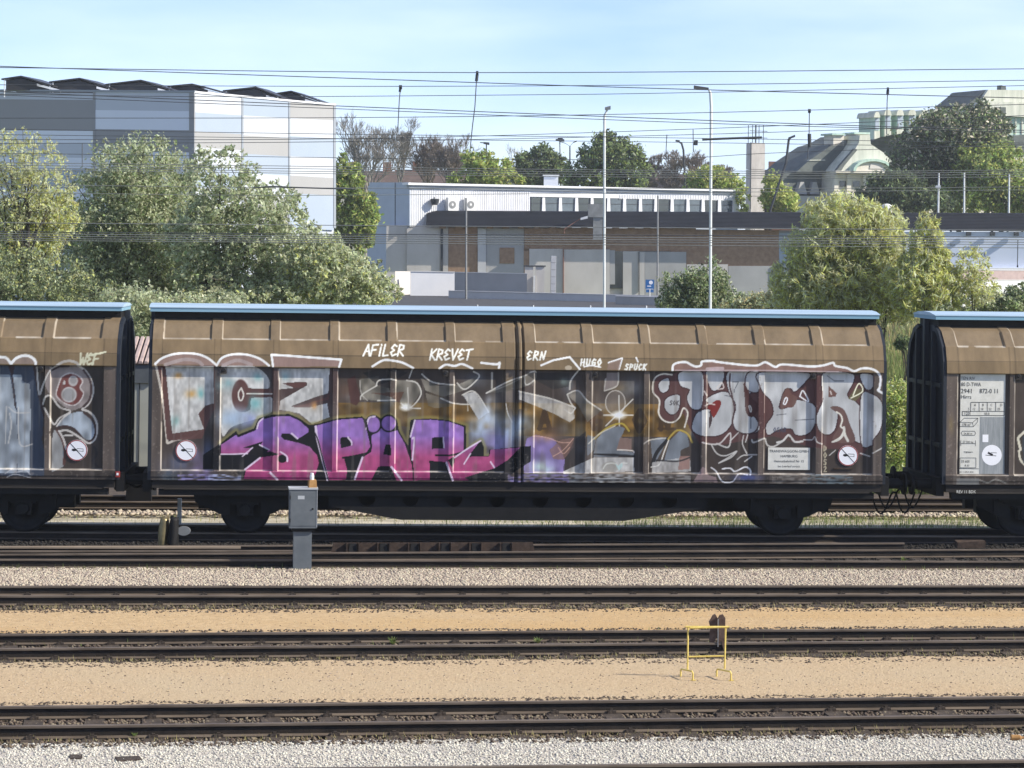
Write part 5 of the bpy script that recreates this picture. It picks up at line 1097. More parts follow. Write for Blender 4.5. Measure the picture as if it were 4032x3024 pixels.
def pavilion():
    A=wall_plane(1679,830,245,.02); p,n=A; o=Vector((p.x,p.y,zt(245)))
    W=(p-n*1.2,n); E=(p,n)
    t=thing('pavilion','long low pavilion with a dark tiled roof over grey and brown walls','building',tuple(o))
    ex=4300; E1=onP(ex,842,*E)
    # body
    m=MB(); e=(E1-p); e.z=0; bk=Vector((-n.x,-n.y,0)); a=Vector((p.x-o.x,p.y-o.y,0))+bk*1.3-e*.06; b=a+e*1.06; ring=[a,b,b+bk*7,a+bk*7]
    zt1=onP(1679,889,*W).z-o.z
    m.hexa([r+Vector((0,0,-.5)) for r in ring]+[r+Vector((0,0,zt1)) for r in ring]); m.build('wall_core','concrete',t)
    # tiled roof: courses of overlapping tiles set back step by step
    n_c=12; z1=onP(1679,832,*E).z-o.z+.02; z0=onP(1679,889,*E).z-o.z; dz1=onP(ex,843,*E).z-o.z+.02-z1; dz0=onP(ex,914,*E).z-o.z-z0; a0=Vector((p.x-o.x,p.y-o.y,0)); b0=a0+e
    for i in range(n_c):
        f0,f1=i/n_c,(i+1)/n_c; zz0=z0+(z1-z0)*f0; zz1=z0+(z1-z0)*f1; s0,s1=2.2*f0,2.2*f1; e0=Vector((0,0,dz0+(dz1-dz0)*f0)); e1=Vector((0,0,dz0+(dz1-dz0)*f1))
        m=MB(); q=[a0+bk*(s0-.06),b0+bk*(s0-.06)+e0,b0+bk*(s1+.03)+e1,a0+bk*(s1+.03)]
        m.hexa([q[0]+Vector((0,0,zz0)),q[1]+Vector((0,0,zz0)),q[2]+Vector((0,0,zz1-.02)),q[3]+Vector((0,0,zz1-.02)),q[0]+Vector((0,0,zz0+.09)),q[1]+Vector((0,0,zz0+.09)),q[2]+Vector((0,0,zz1+.07)),q[3]+Vector((0,0,zz1+.07))]); m.build('tile_course','tile_dark',t)
    m=MB(); e1=Vector((0,0,dz1)); q=[a0+bk*2.2,b0+bk*2.2+e1,b0+bk*8+e1,a0+bk*8]; m.hexa([r+Vector((0,0,z0)) for r in q]+[r+Vector((0,0,z1)) for r in q]); m.build('flat_roof','tile_dark',t)
    S=lambda nm,mn,R,out,th=.3:slab(nm,mn,t,W,R,out,th,o)
    R1=lambda f,x0,y0,x1,y1:[f(x0,y1),f(x1,y1),f(x1,y0),f(x0,y0)]
    S('wall_panel','concrete',R1(b1,512,690,930,1240),.10); S('downpipe','pole_dark',R1(b1,936,690,960,1240),.30,.2); S('wall_panel','concrete',R1(b1,962,690,1025,1240),.10)
    S('brick_panel','brick_brown',R1(b1,1028,680,1390,1245),.05); S('pilaster','concrete_light',R1(b1,1394,690,1497,1250),.22); S('wall_panel','concrete_blue',R1(b1,1500,690,1968,1252),.10)
    S('shutter','brick_brown',R1(b1,1665,932,1850,1130),.16,.1)
    S('brick_band','brick_brown',R1(b2,78,690,2212,975),.14); S('brick_pier','brick_brown',R1(b2,72,940,140,1260),.14)
    S('wall_panel','concrete',R1(b2,140,948,560,1540),.24); S('wall_panel','concrete',R1(b2,570,955,1140,1560),.24); S('wall_panel','concrete',R1(b2,1305,978,1500,1560),.24); S('wall_panel','concrete',R1(b2,1510,985,1575,1560),.24); S('wall_panel','concrete_blue',R1(b2,1578,985,2092,1640),.24)
    S('downpipe','brick_red',R1(b2,558,950,570,1530),.38,.12); S('downpipe','pole_dark',R1(b2,1500,985,1510,1480),.38,.12)
    S('recess','glass_dark',R1(b2,1140,965,1303,1440),.12,.1); S('hatch','concrete_blue',R1(b2,1142,965,1205,1390),.20,.1)
    S('brick_band','brick_brown',R1(b3,0,715,1350,1170),.15); S('wall_panel','concrete',R1(b3,205,1140,715,1560),.25); S('wall_panel','concrete_blue',R1(b3,720,1160,1272,1640),.25)
    S('downpipe','pole_dark',R1(b3,1272,1160,1290,1640),.35,.15)
    S('wall_panel','clad_pale',R1(b3,1352,745,2300,1240),.2)
    # exhaust duct
    m=MB(); c=onP(*b2(1000,470),p+n*.8,n)-o; s=245/F*.3165; m.box((c.x-.9*1,c.y-.4,c.z-.6),(c.x+.55,c.y+.4,c.z+.55)); m.hexa([(c.x-.45,c.y-.3,c.z-2.6),(c.x+.35,c.y-.3,c.z-2.6),(c.x+.35,c.y+.3,c.z-2.6),(c.x-.45,c.y+.3,c.z-2.6),(c.x-.45,c.y-.3,c.z-.6),(c.x+.35,c.y-.3,c.z-.6),(c.x+.35,c.y+.3,c.z-.6),(c.x-.45,c.y+.3,c.z-.6)]); m.build('duct','pole_grey',t)
    # rafter ends under the eaves
    for px in np.arange(1730,2640,62):
        slab('rafter_end','brick_brown',t,W,[(px,900),(px+26,900),(px+26,889),(px,889)],.75,.7,o)
    # white gallery wing at the right
    G=(p-n*.4,n); g=lambda nm,mn,R,out,th=.3:slab(nm,mn,t,G,R,out,th,o)
    g('gallery_wall','wall_bluewhite',R1(b4,200,735,3000,1185),.3); g('gallery_sill','wall_white',R1(b4,1380,1185,3000,1225),.9,.8)
    g('gallery_base','clad_beige',R1(b4,1250,1225,3000,1340),.5,.5)
    for x in (1528,1825,2122): g('floodlight','pole_dark',R1(b4,x-28,735,x+28,785),.9,.4)
    # dark lettering on the gallery wall
    for txt,x,y,sz in (('hoogtkunst',1245,1045,.78),('kunst galleri',1300,1165,.40),('för',1290,915,.40)):
        q=onP(*b4(x,y),p-n*.4+n*.32,n)
        cu=bpy.data.curves.new('wall_lettering','FONT'); cu.body=txt; cu.size=sz; cu.resolution_u=2
        ob=bpy.data.objects.new('tmp',cu); col.objects.link(ob); me=bpy.data.meshes.new_from_object(ob.evaluated_get(bpy.context.evaluated_depsgraph_get())); bpy.data.objects.remove(ob)
        me.materials.clear(); me.materials.append(M['slate']); l=link('wall_lettering',me,t); l.location=q-o; l.rotation_euler=(R(90),0,math.atan2(e.y,e.x))
pavilion()
def yard_walls():
    Y=236
    def wall(name,label,pts,th,mn,Yl,Yr,cap=True):
        """free standing wall along a picture line: (x, top, bottom) left and right"""
        (xl,tl,bl),(xr,tr,br)=pts; a=atY(xl,bl,Yl); b=atY(xr,br,Yr); at_=atY(xl,tl,Yl); bt=atY(xr,tr,Yr); o=Vector((a.x,a.y,min(a.z,b.z)))
        w=thing(name,label,'wall',tuple(o)); D=Vector((0,th,0))
        m=MB(); m.hexa([a-o-Vector((0,0,1)),b-o-Vector((0,0,1)),b+D-o-Vector((0,0,1)),a+D-o-Vector((0,0,1)),at_-o,bt-o,bt+D-o,at_+D-o]); m.build('face',mn,w)
        if cap:
            e=Vector((0,.05,0)); m=MB(); z=Vector((0,0,.07)); m.hexa([at_-o-e,bt-o-e,bt+D-o+e,at_+D-o+e,at_-o-e+z,bt-o-e+z,bt+D-o+e+z,at_+D-o+e+z]); m.build('coping','concrete_light',w)
    wall('retaining_wall','grey stub of the retaining wall beside the bushes',((1556,1068,1170),(1615,1069,1163)),.5,'concrete',233,238,False)
    wall('retaining_wall','white painted retaining wall below the pavilion, its left part sunlit',((1616,1070,1163),(1790,1073,1166)),.4,'wall_white',233.5,234.0)
    wall('retaining_wall','bluish grey retaining wall below the shuttered window',((1790,1074,1150),(2075,1080,1166)),.4,'concrete_blue',231,228)
    wall('kerb_wall','low pale kerb wall along the ramp',((1766,1147,1180),(2780,1172,1225)),.5,'concrete_light',226,216)
    wall('parapet_wall','grey blue parapet block under the parking sign',((2425,1168,1240),(2600,1172,1240)),.8,'concrete_blue',212,210)
    wall('terrace_wall','pinkish terrace wall with a white coping below the lettered gallery wall',((3790,1064,1100),(4300,1068,1106)),.5,'pinkish',203,213)
    wall('garden_wall','bright white sunlit garden wall behind the scrub',((3150,1104,1185),(4300,1106,1190)),.4,'wall_white',188,206)
    # ramp
    m=MB(); XX=[(-30,132),(26,132),(30,236),(-24,244)]
    for (xa,ya),(xb,yb) in (((-30,132),(26,132)),): pass
    for i in range(8):
        y0,y1=132+i*13.5,132+(i+1)*13.5; m.quad((-30,y0,zt(y0)+.03),(26,y0,zt(y0)+.03),(26,y1,zt(y1)+.03),(-30,y1,zt(y1)+.03))
    struct(m.build('yard_asphalt','asphalt'),'dark asphalt yard between the bushes and the pavilion')
    m=MB()
    m.poly([atY(1560,1168,233)+Vector((0,0,.02)),atY(1600,1205,200)+Vector((0,0,-.1)),atY(2500,1260,195),atY(2780,1222,218),atY(1766,1180,228)]); struct(m.build('ramp','asphalt'),'dark asphalt ramp below the pavilion')
    # twin grey tanks and pillar
    for i,(x0,x1) in enumerate(((80,188),(215,328))):
        a=atY(*b2(x0,1470),229.5); b=atY(*b2(x1,1170),229.5); u=thing('utility_locker',('narrow grey utility locker standing on the kerb away from the pale pillar','grey utility locker on the kerb between its twin and the pale pillar')[i],'locker',(a.x,a.y,a.z))
        m=MB(); m.box((0,0,-.6),(b.x-a.x,.8,b.z-a.z)); m.build('body','concrete',u); m=MB(); m.box((-.1,-.08,b.z-a.z),(b.x-a.x+.1,.9,b.z-a.z+.1)); m.build('lid','pole_dark',u); m=MB(); m.box((-.16,-.15,-.6),(-.04,-.03,1.25)); m.build('guard_post','white_paint',u)
    a=atY(*b2(405,1560),226.5); b=atY(*b2(472,1035),226.5); u=thing('pillar','tall pale square concrete pillar in front of the pavilion','pillar',tuple(a)); h=b.z-a.z
    for i in range(6): m=MB(); m.box((-.0,-.35,i*h/6+.03),(b.x-a.x,.35,(i+1)*h/6)); m.build('block','concrete_light',u)
    m=MB(); m.tube([((b.x-a.x)/2,0,-1.2),((b.x-a.x)/2,0,h-.02)],.22,8); m.build('core_post','pole_grey',u)
    # parking sign
    a=atY(*b2(1636,1600),214); b=atY(*b2(1636,1330),214); u=thing('road_sign','square blue road sign on a thin white post by the pavilion','road sign',tuple(a)); h=b.z-a.z
    MB().tube([(0,0,-.4),(0,0,h-.7)],.05,6).build('post','white_paint',u); MB().box((-.33,-.03,h-.72),(.33,.03,h)).build('panel','sign_blue',u); MB().box((-.28,-.03,h-.98),(.30,.03,h-.75)).build('lower_panel','sign_blue',u)
    m=MB(); disc(m,(.08,0,h-.22),.15,-.034,16); bar(m,(-.2,h-.5),(.1,h-.5),.07,-.034); bar(m,(-.27,h-.72),(.27,h-.72),.03,-.034); m.build('symbol','white_print',u)
    # little white marker posts along the ramp
    for px,py in ((1880,1205),(2100,1207),(2325,1208),(2545,1209)):
        a=atY(px,py+8,150); m=MB(); m.tube([a+Vector((0,0,-.6)),a+Vector((0,0,.18))],[.07,.04],6); tag(m.build('marker_post','white_paint'),'tiny white pointed post along the ramp above the wagon roof','post','white marker posts along the ramp')
yard_walls()
# ================================================================ copper roofed mansion
kM=lambda x,y:(3032+.452*x,300+.452*y)
def mansion():
    Y=330; o=Vector((atY(*kM(820,1180),Y).x,Y,zt(330))); t=thing('mansion','old stone mansion with green copper mansard roofs and dormers','building',tuple(o))
    L=lambda x,y,dy=0.:atY(*kM(x,y),Y+dy)-o+Vector((dy*.358,0,0))
    def ex(nm,mn,pts,d0,dep,par=t,taper=None):
        m=MB(); m.prism([L(x,y,d0) for x,y in pts],(0,dep,0),0,taper); return m.build(nm,mn,par)
    # long rear roof and its row of dormers
    ex('rear_roof','slate',[(860,900),(880,590),(1000,490),(1560,345),(1800,330),(2300,420),(2300,900)],14,10)
    ex('rear_wall','stone_pale',[(700,1300),(2500,1300),(2500,640),(860,900),(700,900)],15,8)
    for x0,x1,yt,yb in ((925,995,312,545),(1020,1100,292,520),(1133,1215,290,500),(1243,1330,287,480),(1364,1447,287,470),(1474,1552,280,450),(1580,1650,265,420),(1680,1760,262,410)):
        x1-=20; d=ex('dormer','copper',[(x0,yb),(x1,yb-16),(x1,yt+40),(x1-8,yt+8),(x0+12,yt+8),(x0,yt+40)],9,4)
        ex('dormer_window','clad_pale',[(x0+8,yt+150),(x1-6,yt+150),(x1-6,yt+46),(x0+8,yt+46)],8.9,.3,d)
        ex('dormer_cap','copper_grey',[(x0-5,yt+42),(x1+5,yt+42),(x1-6,yt+4),(x1-12,yt-6),(x0+14,yt-6),(x0+4,yt+8)],8.6,4.5,d)
        ex('dormer_cheek','copper_grey',[(x0,yb),(x1,yb-16),(x1,yt+160),(x0,yt+160)],8.95,.2,d)
    # left wing
    ex('side_roof','slate',[(205,842),(320,740),(530,602),(640,570),(745,512),(790,560),(600,842)],3,9)
    ex('side_roof_ridge','copper_grey',[(320,741),(470,738),(466,730),(330,733)],2.9,.5)
    ex('side_wall','slate',[(60,1180),(60,845),(580,845),(580,1180)],4,8)
    for x in (215,330): ex('side_dormer','concrete_blue',[(x,1030),(x+90,1030),(x+62,925),(x+30,925)],3.2,1.2)
    ex('plinth','concrete_blue',[(100,1260),(620,1260),(620,1045),(100,1045)],2.5,2)
    # central bay with bell shaped gable
    gb=ex('gable_roof','copper_grey',[(570,828),(605,782),(740,632),(772,580),(780,515),(872,508),(880,590),(1000,665),(1080,742),(1092,828)],0,8,t)
    ex('gable_ridge','slate',[(205+360,828),(600,782),(735,632),(760,640),(640,780),(610,828)],-.05,.6,gb)
    ex('bay_wall','stone_pale',[(540,1200),(565,830),(1100,830),(1110,1200)],.5,7)
    ped=ex('pediment','stone_pale',[(735,826)]+[(905+170*math.cos(a),826-92*math.sin(a)) for a in np.linspace(math.pi,0,14)]+[(1075,826)],-.9,1.5)
    ex('pediment_roof','copper',[(722,826)]+[(905+185*math.cos(a),826-108*math.sin(a)) for a in np.linspace(math.pi,0,14)]+[(1090,826),(1066,826)]+[(905+161*math.cos(a),826-86*math.sin(a)) for a in np.linspace(0,math.pi,14)]+[(744,826)],-1.3,1.9)
    ex('relief','concrete',[(870,805),(990,805),(985,760),(880,760)],-1.0,.3,ped)
    ex('cornice','stone_pale',[(560,842),(1108,842),(1108,826),(560,826)],-1.1,1.5)
    for x in (600,720,840,960): ex('bay_window','glass_dark',[(x,965),(x+62,965),(x+62,915),(x,915)],.4,.3)
    for x in (545,660,805,1040): ex('pilaster','stone_pale',[(x,1030),(x+44,1030),(x+36,860),(x+8,860)],.1,.6)
    for x0,x1,y0,y1 in ((542,640,500,605),(742,870,488,560)):
        c=ex('chimney','stone_pale',[(x0,y1),(x1,y1),(x1,y0+14),(x0,y0+14)],3,2.4); ex('chimney_cap','copper',[(x0-10,y0+16),(x1+8,y0+16),(x1+8,y0),(x0-10,y0)],2.7,3,c)
    # corner tower with big mansard
    ex('tower_roof','copper_grey',[(1905,205),(1960,125),(1985,92),(2420,86),(2420,250),(1890,250)],4,9,t)
    ex('tower_hip','slate',[(1782,232),(1965,92),(1990,92),(1905,210),(1830,262)],4.6,8)
    ex('tower_skirt','copper_grey',[(1815,318),(1860,262),(1905,205),(1960,196),(2420,200),(2420,330)],3,9)
    ex('tower_wall','copper',[(1850,500),(1850,332),(2420,332),(2420,500)],3.6,8)
    for i in range(9): x=1870+i*62; ex('seam','copper_grey',[(x,480),(x+12,480),(x+12,338),(x,338)],3.45,.2)
    ex('lower_roof','slate',[(2060,640),(2075,505),(2420,480),(2420,640)],1.5,8); ex('corner_wall','concrete',[(2080,1100),(2080,636),(2420,636),(2420,1100)],2,8)
    for x in (2096,2176): ex('corner_window','glass_dark',[(x,780),(x+28,780),(x+28,680),(x,680)],1.9,.3)
    ex('tower_dormer','slate',[(2065,300),(2150,300),(2150,245),(2065,245)],2.6,2); ex('finial','slate',[(2108,90),(2160,90),(2155,58),(2112,48)],6,1)
mansion(); mo=[o for o in bpy.data.objects if o.name=='mansion'][0]; mo.rotation_euler=(0,0,R(21)); mo.scale=(1.07,1,1)
# ================================================================ far houses
def house(px0,px1,yw,ye,yr,Y,label,wm,rm):
    a=atY(px0,yw,Y); b=atY(px1,yw,Y); o=Vector((a.x,a.y,zt(Y))); t=thing('house',label,'house',tuple(o)); w=b.x-a.x
    ze=atY(px0,ye,Y).z-o.z; zr=atY(px0,yr,Y).z-o.z
    MB().box((0,0,-.5),(w,8,ze)).build('wall',wm,t)
    m=MB(); m.prism([(-.4,-.5,ze-.1),(-.4,4,zr),(-.4,8.5,ze-.1)],(w+.8,0,0)); rf=m.build('roof',rm,t)
    for f in (.2,.75): m=MB(); m.box((w*f,3.4,zr-.8),(w*f+1.0,4.4,zr+1.1)); m.build('chimney','brick_red',rf)
    n=max(2,int(w/3.5))
    for i in range(n):
        x=w*(i+.5)/n; MB().box((x-.5,-.06,ze-2.2),(x+.5,.02,ze-.7)).build('window','glass_dark',t)
house(1325,1560,780,722,668,345,'far house with a long brown roof behind the bare tree','stone_pale','roof_red')
house(1560,1850,780,715,664,365,'far house with a dark red roof behind the brown shrubs','brick_red','roof_red')
house(1950,2080,760,690,655,380,'small far house with a red roof between two round green trees','stone_pale','roof_red')
house(2500,2790,770,704,680,370,'far brick house with a pinkish wall behind the bare bushes','pinkish','roof_red')
house(3010,3140,790,690,665,372,'far brick house with a chimney beside the concrete tower','brick_red','roof_red')
# ================================================================ concrete tower with antenna rack
def tower():
    Y=268; a=atY(2937,826,Y); o=Vector((a.x,a.y,zt(Y))); t=thing('concrete_tower','square weathered concrete tower with an antenna rack on top','tower',tuple(o)); L=lambda px,py,dy=0.:atY(px,py,Y+dy)-o
    zb=-1; 
    p0=L(2937,700,1.6); p1=L(2958,700,0); p2=L(3011,700,.9); zt_=L(2958,560).z; p3=p0+(p2-p1)
    n=6
    for i in range(n):
        z0=zb+(zt_-zb)*i/n; z1=zb+(zt_-zb)*(i+1)/n-.04
        m=MB(); m.hexa([Vector((p.x,p.y,z0)) for p in (p0,p1,p2,p3)]+[Vector((p.x,p.y,z1)) for p in (p0,p1,p2,p3)]); m.build('lift_ring','tower_concrete',t)
    c=(p0+p2)/2
    for f,g in ((.1,.1),(.9,.1),(.9,.9),(.1,.9),(.35,.2),(.6,.7)):
        q=p1.lerp(p2,f)*(1-g)+p0.lerp(p3,f)*g; MB().tube([Vector((q.x,q.y,zt_-.1)),Vector((q.x,q.y,zt_+1.7))],.035,5).build('mast','pole_dark',t)
    for z in (.45,1.1,1.7): MB().tube([Vector((p1.x-.2,p1.y,zt_+z)),Vector((p2.x+.2,p2.y,zt_+z))],.03,5).build('rack_bar','pole_dark',t)
    MB().tube([L(2957,700,-.1)+Vector((0,0,-3)),L(2957,560,-.1)],.04,5).build('cable','pole_dark',t)
tower()
# ================================================================ lamps and poles
def lamp(label,pts,Y,r,head,mn='pole_white',group=None,base=True,cat='lamp',name='street_lamp'):
    P=[atY(x,y,Y) for x,y in pts]; foot=P[-1].copy(); 
    z=zt(Y); b=Vector((foot.x,foot.y,z)) if base else foot
    t=thing(name,label,cat,tuple(b),0,group); pp=[p-b for p in P]+([Vector((0,0,0))] if base else [])
    MB().tube(pp,[r*.7]+[r]*(len(pp)-1),8).build('pole',mn,t)
    for (x0,y0),(x1,y1),w,hm in head:
        a=atY(x0,y0,Y)-b; c=atY(x1,y1,Y)-b; d=c-a; u=Vector((0,0,w)); v=Vector((0,w*1.1,0))
        m=MB(); m.hexa([a-v*.7-u*.4,c-v-u*.5,c+v-u*.5,a+v*.7-u*.4,a-v*.6+u*.4,c-v*.8+u*.5,c+v*.8+u*.5,a+v*.6+u*.4]); m.build('lamp_head',hm,t)
    return t
lamp('tall white lamp post with a small bent head rising behind the wagon',[(2392,430),(2381,455),(2380,470),(2379,1400)],78,.036,[((2382,428),(2404,424),.10,'pole_grey')])
lamp('tallest lamp post with a long flat head on a side arm',[(2792,354),(2797,366),(2800,420),(2797,1100),(2796,1300)],82,.042,[((2790,350),(2732,343),.09,'pole_dark')])
lamp('leaning dark lamp post beside the concrete tower',[(3122,537),(3106,548),(3095,640),(3062,740),(3034,826)],255,.11,[((3104,545),(3130,535),.22,'pole_dark')],'pole_dark')
lamp('curved dark lamp post in front of the bare bushes',[(2670,556),(2684,565),(2691,590),(2697,703)],300,.11,[((2660,554),(2676,556),.22,'pole_dark')],'pole_dark')
lamp('double armed lamp post between the two dark round trees',[(2244,574),(2244,690)],310,.10,[((2244,576),(2226,564),.06,'pole_dark'),((2226,564),(2206,558),.08,'pole_dark'),((2244,576),(2256,562),.06,'pole_dark'),((2256,562),(2272,555),.12,'pole_dark')],'pole_dark')
lamp('floodlight mast with a cluster head beside the double armed lamp',[(2204,550),(2209,742)],330,.10,[((2188,551),(2222,553),.30,'pole_dark'),((2196,546),(2216,548),.25,'pole_dark')],'pole_grey')
lamp('far lamp post with a winged head above the bright green tree',[(1915,562),(1916,640)],330,.09,[((1890,561),(1908,563),.12,'pole_dark'),((1904,563),(1927,566),.30,'pole_dark')],'pole_dark')
lamp('thin grey pole with a dark sleeve in front of the pavilion',[(1836,780),(1835,1180)],223,.09,[((1833,1112),(1831,1180),.16,'pole_dark')],'pole_grey',cat='pole',name='pole')
lamp('thin grey pole with a dark foot beside the blue road sign',[(2590,770),(2589,1140)],219,.08,[((2588,1130),(2586,1178),.14,'pole_dark')],'pole_grey',cat='pole',name='pole')
lamp('thin white pole carrying a white box above the dark roof',[(3697,680),(3694,836)],262,.10,[((3684,736),(3702,736),.30,'white_paint')],'pole_white',None,True,'pole','pole')
lamp('thin white pole standing on the dark roof beside the slanted stay',[(3797,680),(3796,836)],262,.10,[],'pole_white',None,True,'pole','pole')
lamp('thin white pole standing before the large green tree',[(3974,684),(3972,838)],262,.10,[],'pole_white',None,True,'pole','pole')
lamp('wall lamp on a long slanted arm above the brown wall',[(2290,858),(2222,902),(2222,918)],234,.05,[((2286,862),(2314,855),.22,'white_paint')],'brick_red',None,False)
q=atY(3491,822,262); zq=zt(262); u=thing('storage_tank','white domed tank showing above the saplings','tank',(q.x,q.y,zq)); MB().lathe([(-5,.66),(-.2,.66),(.1,.62),(.32,.45),(.45,.22),(.48,.02)],(0,0,q.z-zq),'z',18).build('dome','white_paint',u,True)
MB().box((-.3,-.70,q.z-zq-1),(.3,-.64,q.z-zq-.2)).build('hatch','pole_grey',u)
# ================================================================ overhead wires
WL='thin overhead catenary wire spanning above the tracks'; WG='overhead catenary wires above the yard'
def wire(pts,Y,r=.011,mn='wire'):
    P=[atY(x,y,Y+dy) for x,y,dy in pts]; Q=spline([(p.x,p.y,p.z) for p in P],False,6)
    m=MB(); m.tube([tuple(q) for q in Q],r,5); tag(m.build('overhead_wire',mn),WL,'wire',WG)
W=lambda *p:[(x,y,0) for x,y in p]
UP=[(62,[(-300,264),(0,266),(1877,286),(4032,271),(4300,269)]),(58,[(-300,250),(0,261),(1400,309),(2650,350),(4032,386),(4300,393)]),(66,[(-300,333),(0,334),(1400,340),(2650,334),(4032,316),(4300,312)]),(70,[(-300,370),(0,371),(900,381),(2000,374),(2650,366),(4032,337),(4300,331)]),
(60,[(-300,350),(0,361),(1400,420),(2650,469),(3440,497),(4300,520)]),(64,[(-300,362),(0,374),(1400,431),(2650,481),(3450,505),(4300,528)]),(68,[(-300,466),(0,465),(1400,463),(2650,446),(3765,418),(4300,404)]),(72,[(-300,551),(0,550),(1400,546),(2650,511),(4032,455),(4300,444)]),
(74,[(-300,566),(0,565),(1330,558),(2650,532),(3500,505),(4300,478)]),(76,[(-300,505),(0,508),(1330,528),(2650,543),(4032,563),(4300,566)]),(78,[(-300,525),(0,530),(1820,551),(2650,560),(4300,585)]),(80,[(-300,600),(0,603),(1700,625),(2600,625),(3100,600),(4300,560)])]
for Y,p in UP: wire(W(*p),Y,.0095 if Y<64 else .0085)
MID=[(64,640,673),(66,650,681),(68,660,690),(70,668,700),(72,726,740),(75,757,752)]
for Y,a,b in MID: wire(W((-300,a-2),(0,a),(1000,a+12),(2016,(a+b)/2+9),(3200,b+2),(4032,b-4),(4300,b-6)),Y,.008,'wire_light')
LOW=[(60,877,905),(61.5,912,932),(63,920,942),(66,929,952),(69,938,961),(72,946,974)]
for i,(Y,a,b) in enumerate(LOW): wire(W((-300,a-3),(0,a),(1300,a+10),(2600,(a*.3+b*.7)),(4032,b+2),(4300,b+4)),Y,.009 if i else .008,'wire_light' if i not in (1,) else 'wire')
wire(W((2765,550),(2800,548),(2900,544),(3000,541)),70,.03); wire(W((1000,740),(1080,734),(1160,738),(1400,745)),70,.018)
def hanger(label,pts,Y,ins):
    P=[atY(x,y,Y) for x,y in pts]; t=thing('wire_hanger',label,'hanger',tuple(P[-1])); o=P[-1]
    MB().tube([p-o for p in P],.012,5).build('rod','wire',t)
    for (x0,y0,x1,y1,w) in ins: MB().tube([atY(x0,y0,Y)-o,atY(x1,y1,Y)-o],w,8).build('insulator','pole_dark',t)
hanger('long slanting wire hanger with a clamp at the highest wire',[(1878,288),(1870,420),(1860,500),(1850,600)],62,[(1874,288,1884,288,.05),(1879,292,1876,320,.035)])
hanger('slanting wire hanger in front of the bare tree crowns',[(1577,342),(1572,400),(1566,520)],66,[(1571,343,1583,343,.05),(1577,346,1574,362,.03)])
hanger('vertical wire hanger with a thick dark insulator left of the mansion',[(3187,436),(3186,520),(3180,625)],68,[(3182,437,3192,437,.05),(3187,527,3188,580,.045)])
hanger('vertical wire hanger with a fork clamp above the row of dormers',[(3496,352),(3493,400),(3491,530)],66,[(3492,352,3500,352,.05),(3496,356,3495,372,.035)])
hanger('short thin wire hanger beside the tallest lamp post',[(2729,510),(2730,600)],72,[]); hanger('short thin wire hanger with two dark weights by the tallest lamp post',[(2626,530),(2621,620)],76,[(2738,552,2736,572,.035),(2744,552,2742,572,.035)])
hanger('short hanger below the wires at the far right wall',[(4008,945),(4006,1048)],72,[(4004,1048,4009,1048,.03)]); hanger('short hanger over the pale tree at the warehouse',[(324,564),(324,660)],74,[])
# ================================================================ trees and shrubs
def leaves(cl,n,size,spread,aspect=.45,droop=0.,up=.2,w=None):
    """leaf quads round cluster centres"""
    C=np.asarray(cl,float); i=rng.choice(len(C),n,p=w); P=C[i,:3]+rng.normal(0,1,(n,3))*spread*C[i,3:4]
    a=rng.normal(0,1,(n,3)); a[:,2]-=droop; a/=np.linalg.norm(a,axis=1)[:,None]
    b=np.cross(a,rng.normal(0,1,(n,3))+np.array((.0,.0,up))); b/=np.linalg.norm(b,axis=1)[:,None]+1e-9
    L=size*rng.uniform(.4,1.5,n)[:,None]; w=L*aspect
    V=np.stack([P-a*L/2,P+b*w/2,P+a*L/2,P-b*w/2],1); return V
def leaf_obj(name,V,mats,parent,prob=None):
    n=len(V); mi=rng.choice(len(mats),n,p=prob) if len(mats)>1 else None
    return link(name,arr_mesh(name,V.reshape(-1,3),np.arange(4*n).reshape(n,4),mats,mi),parent)
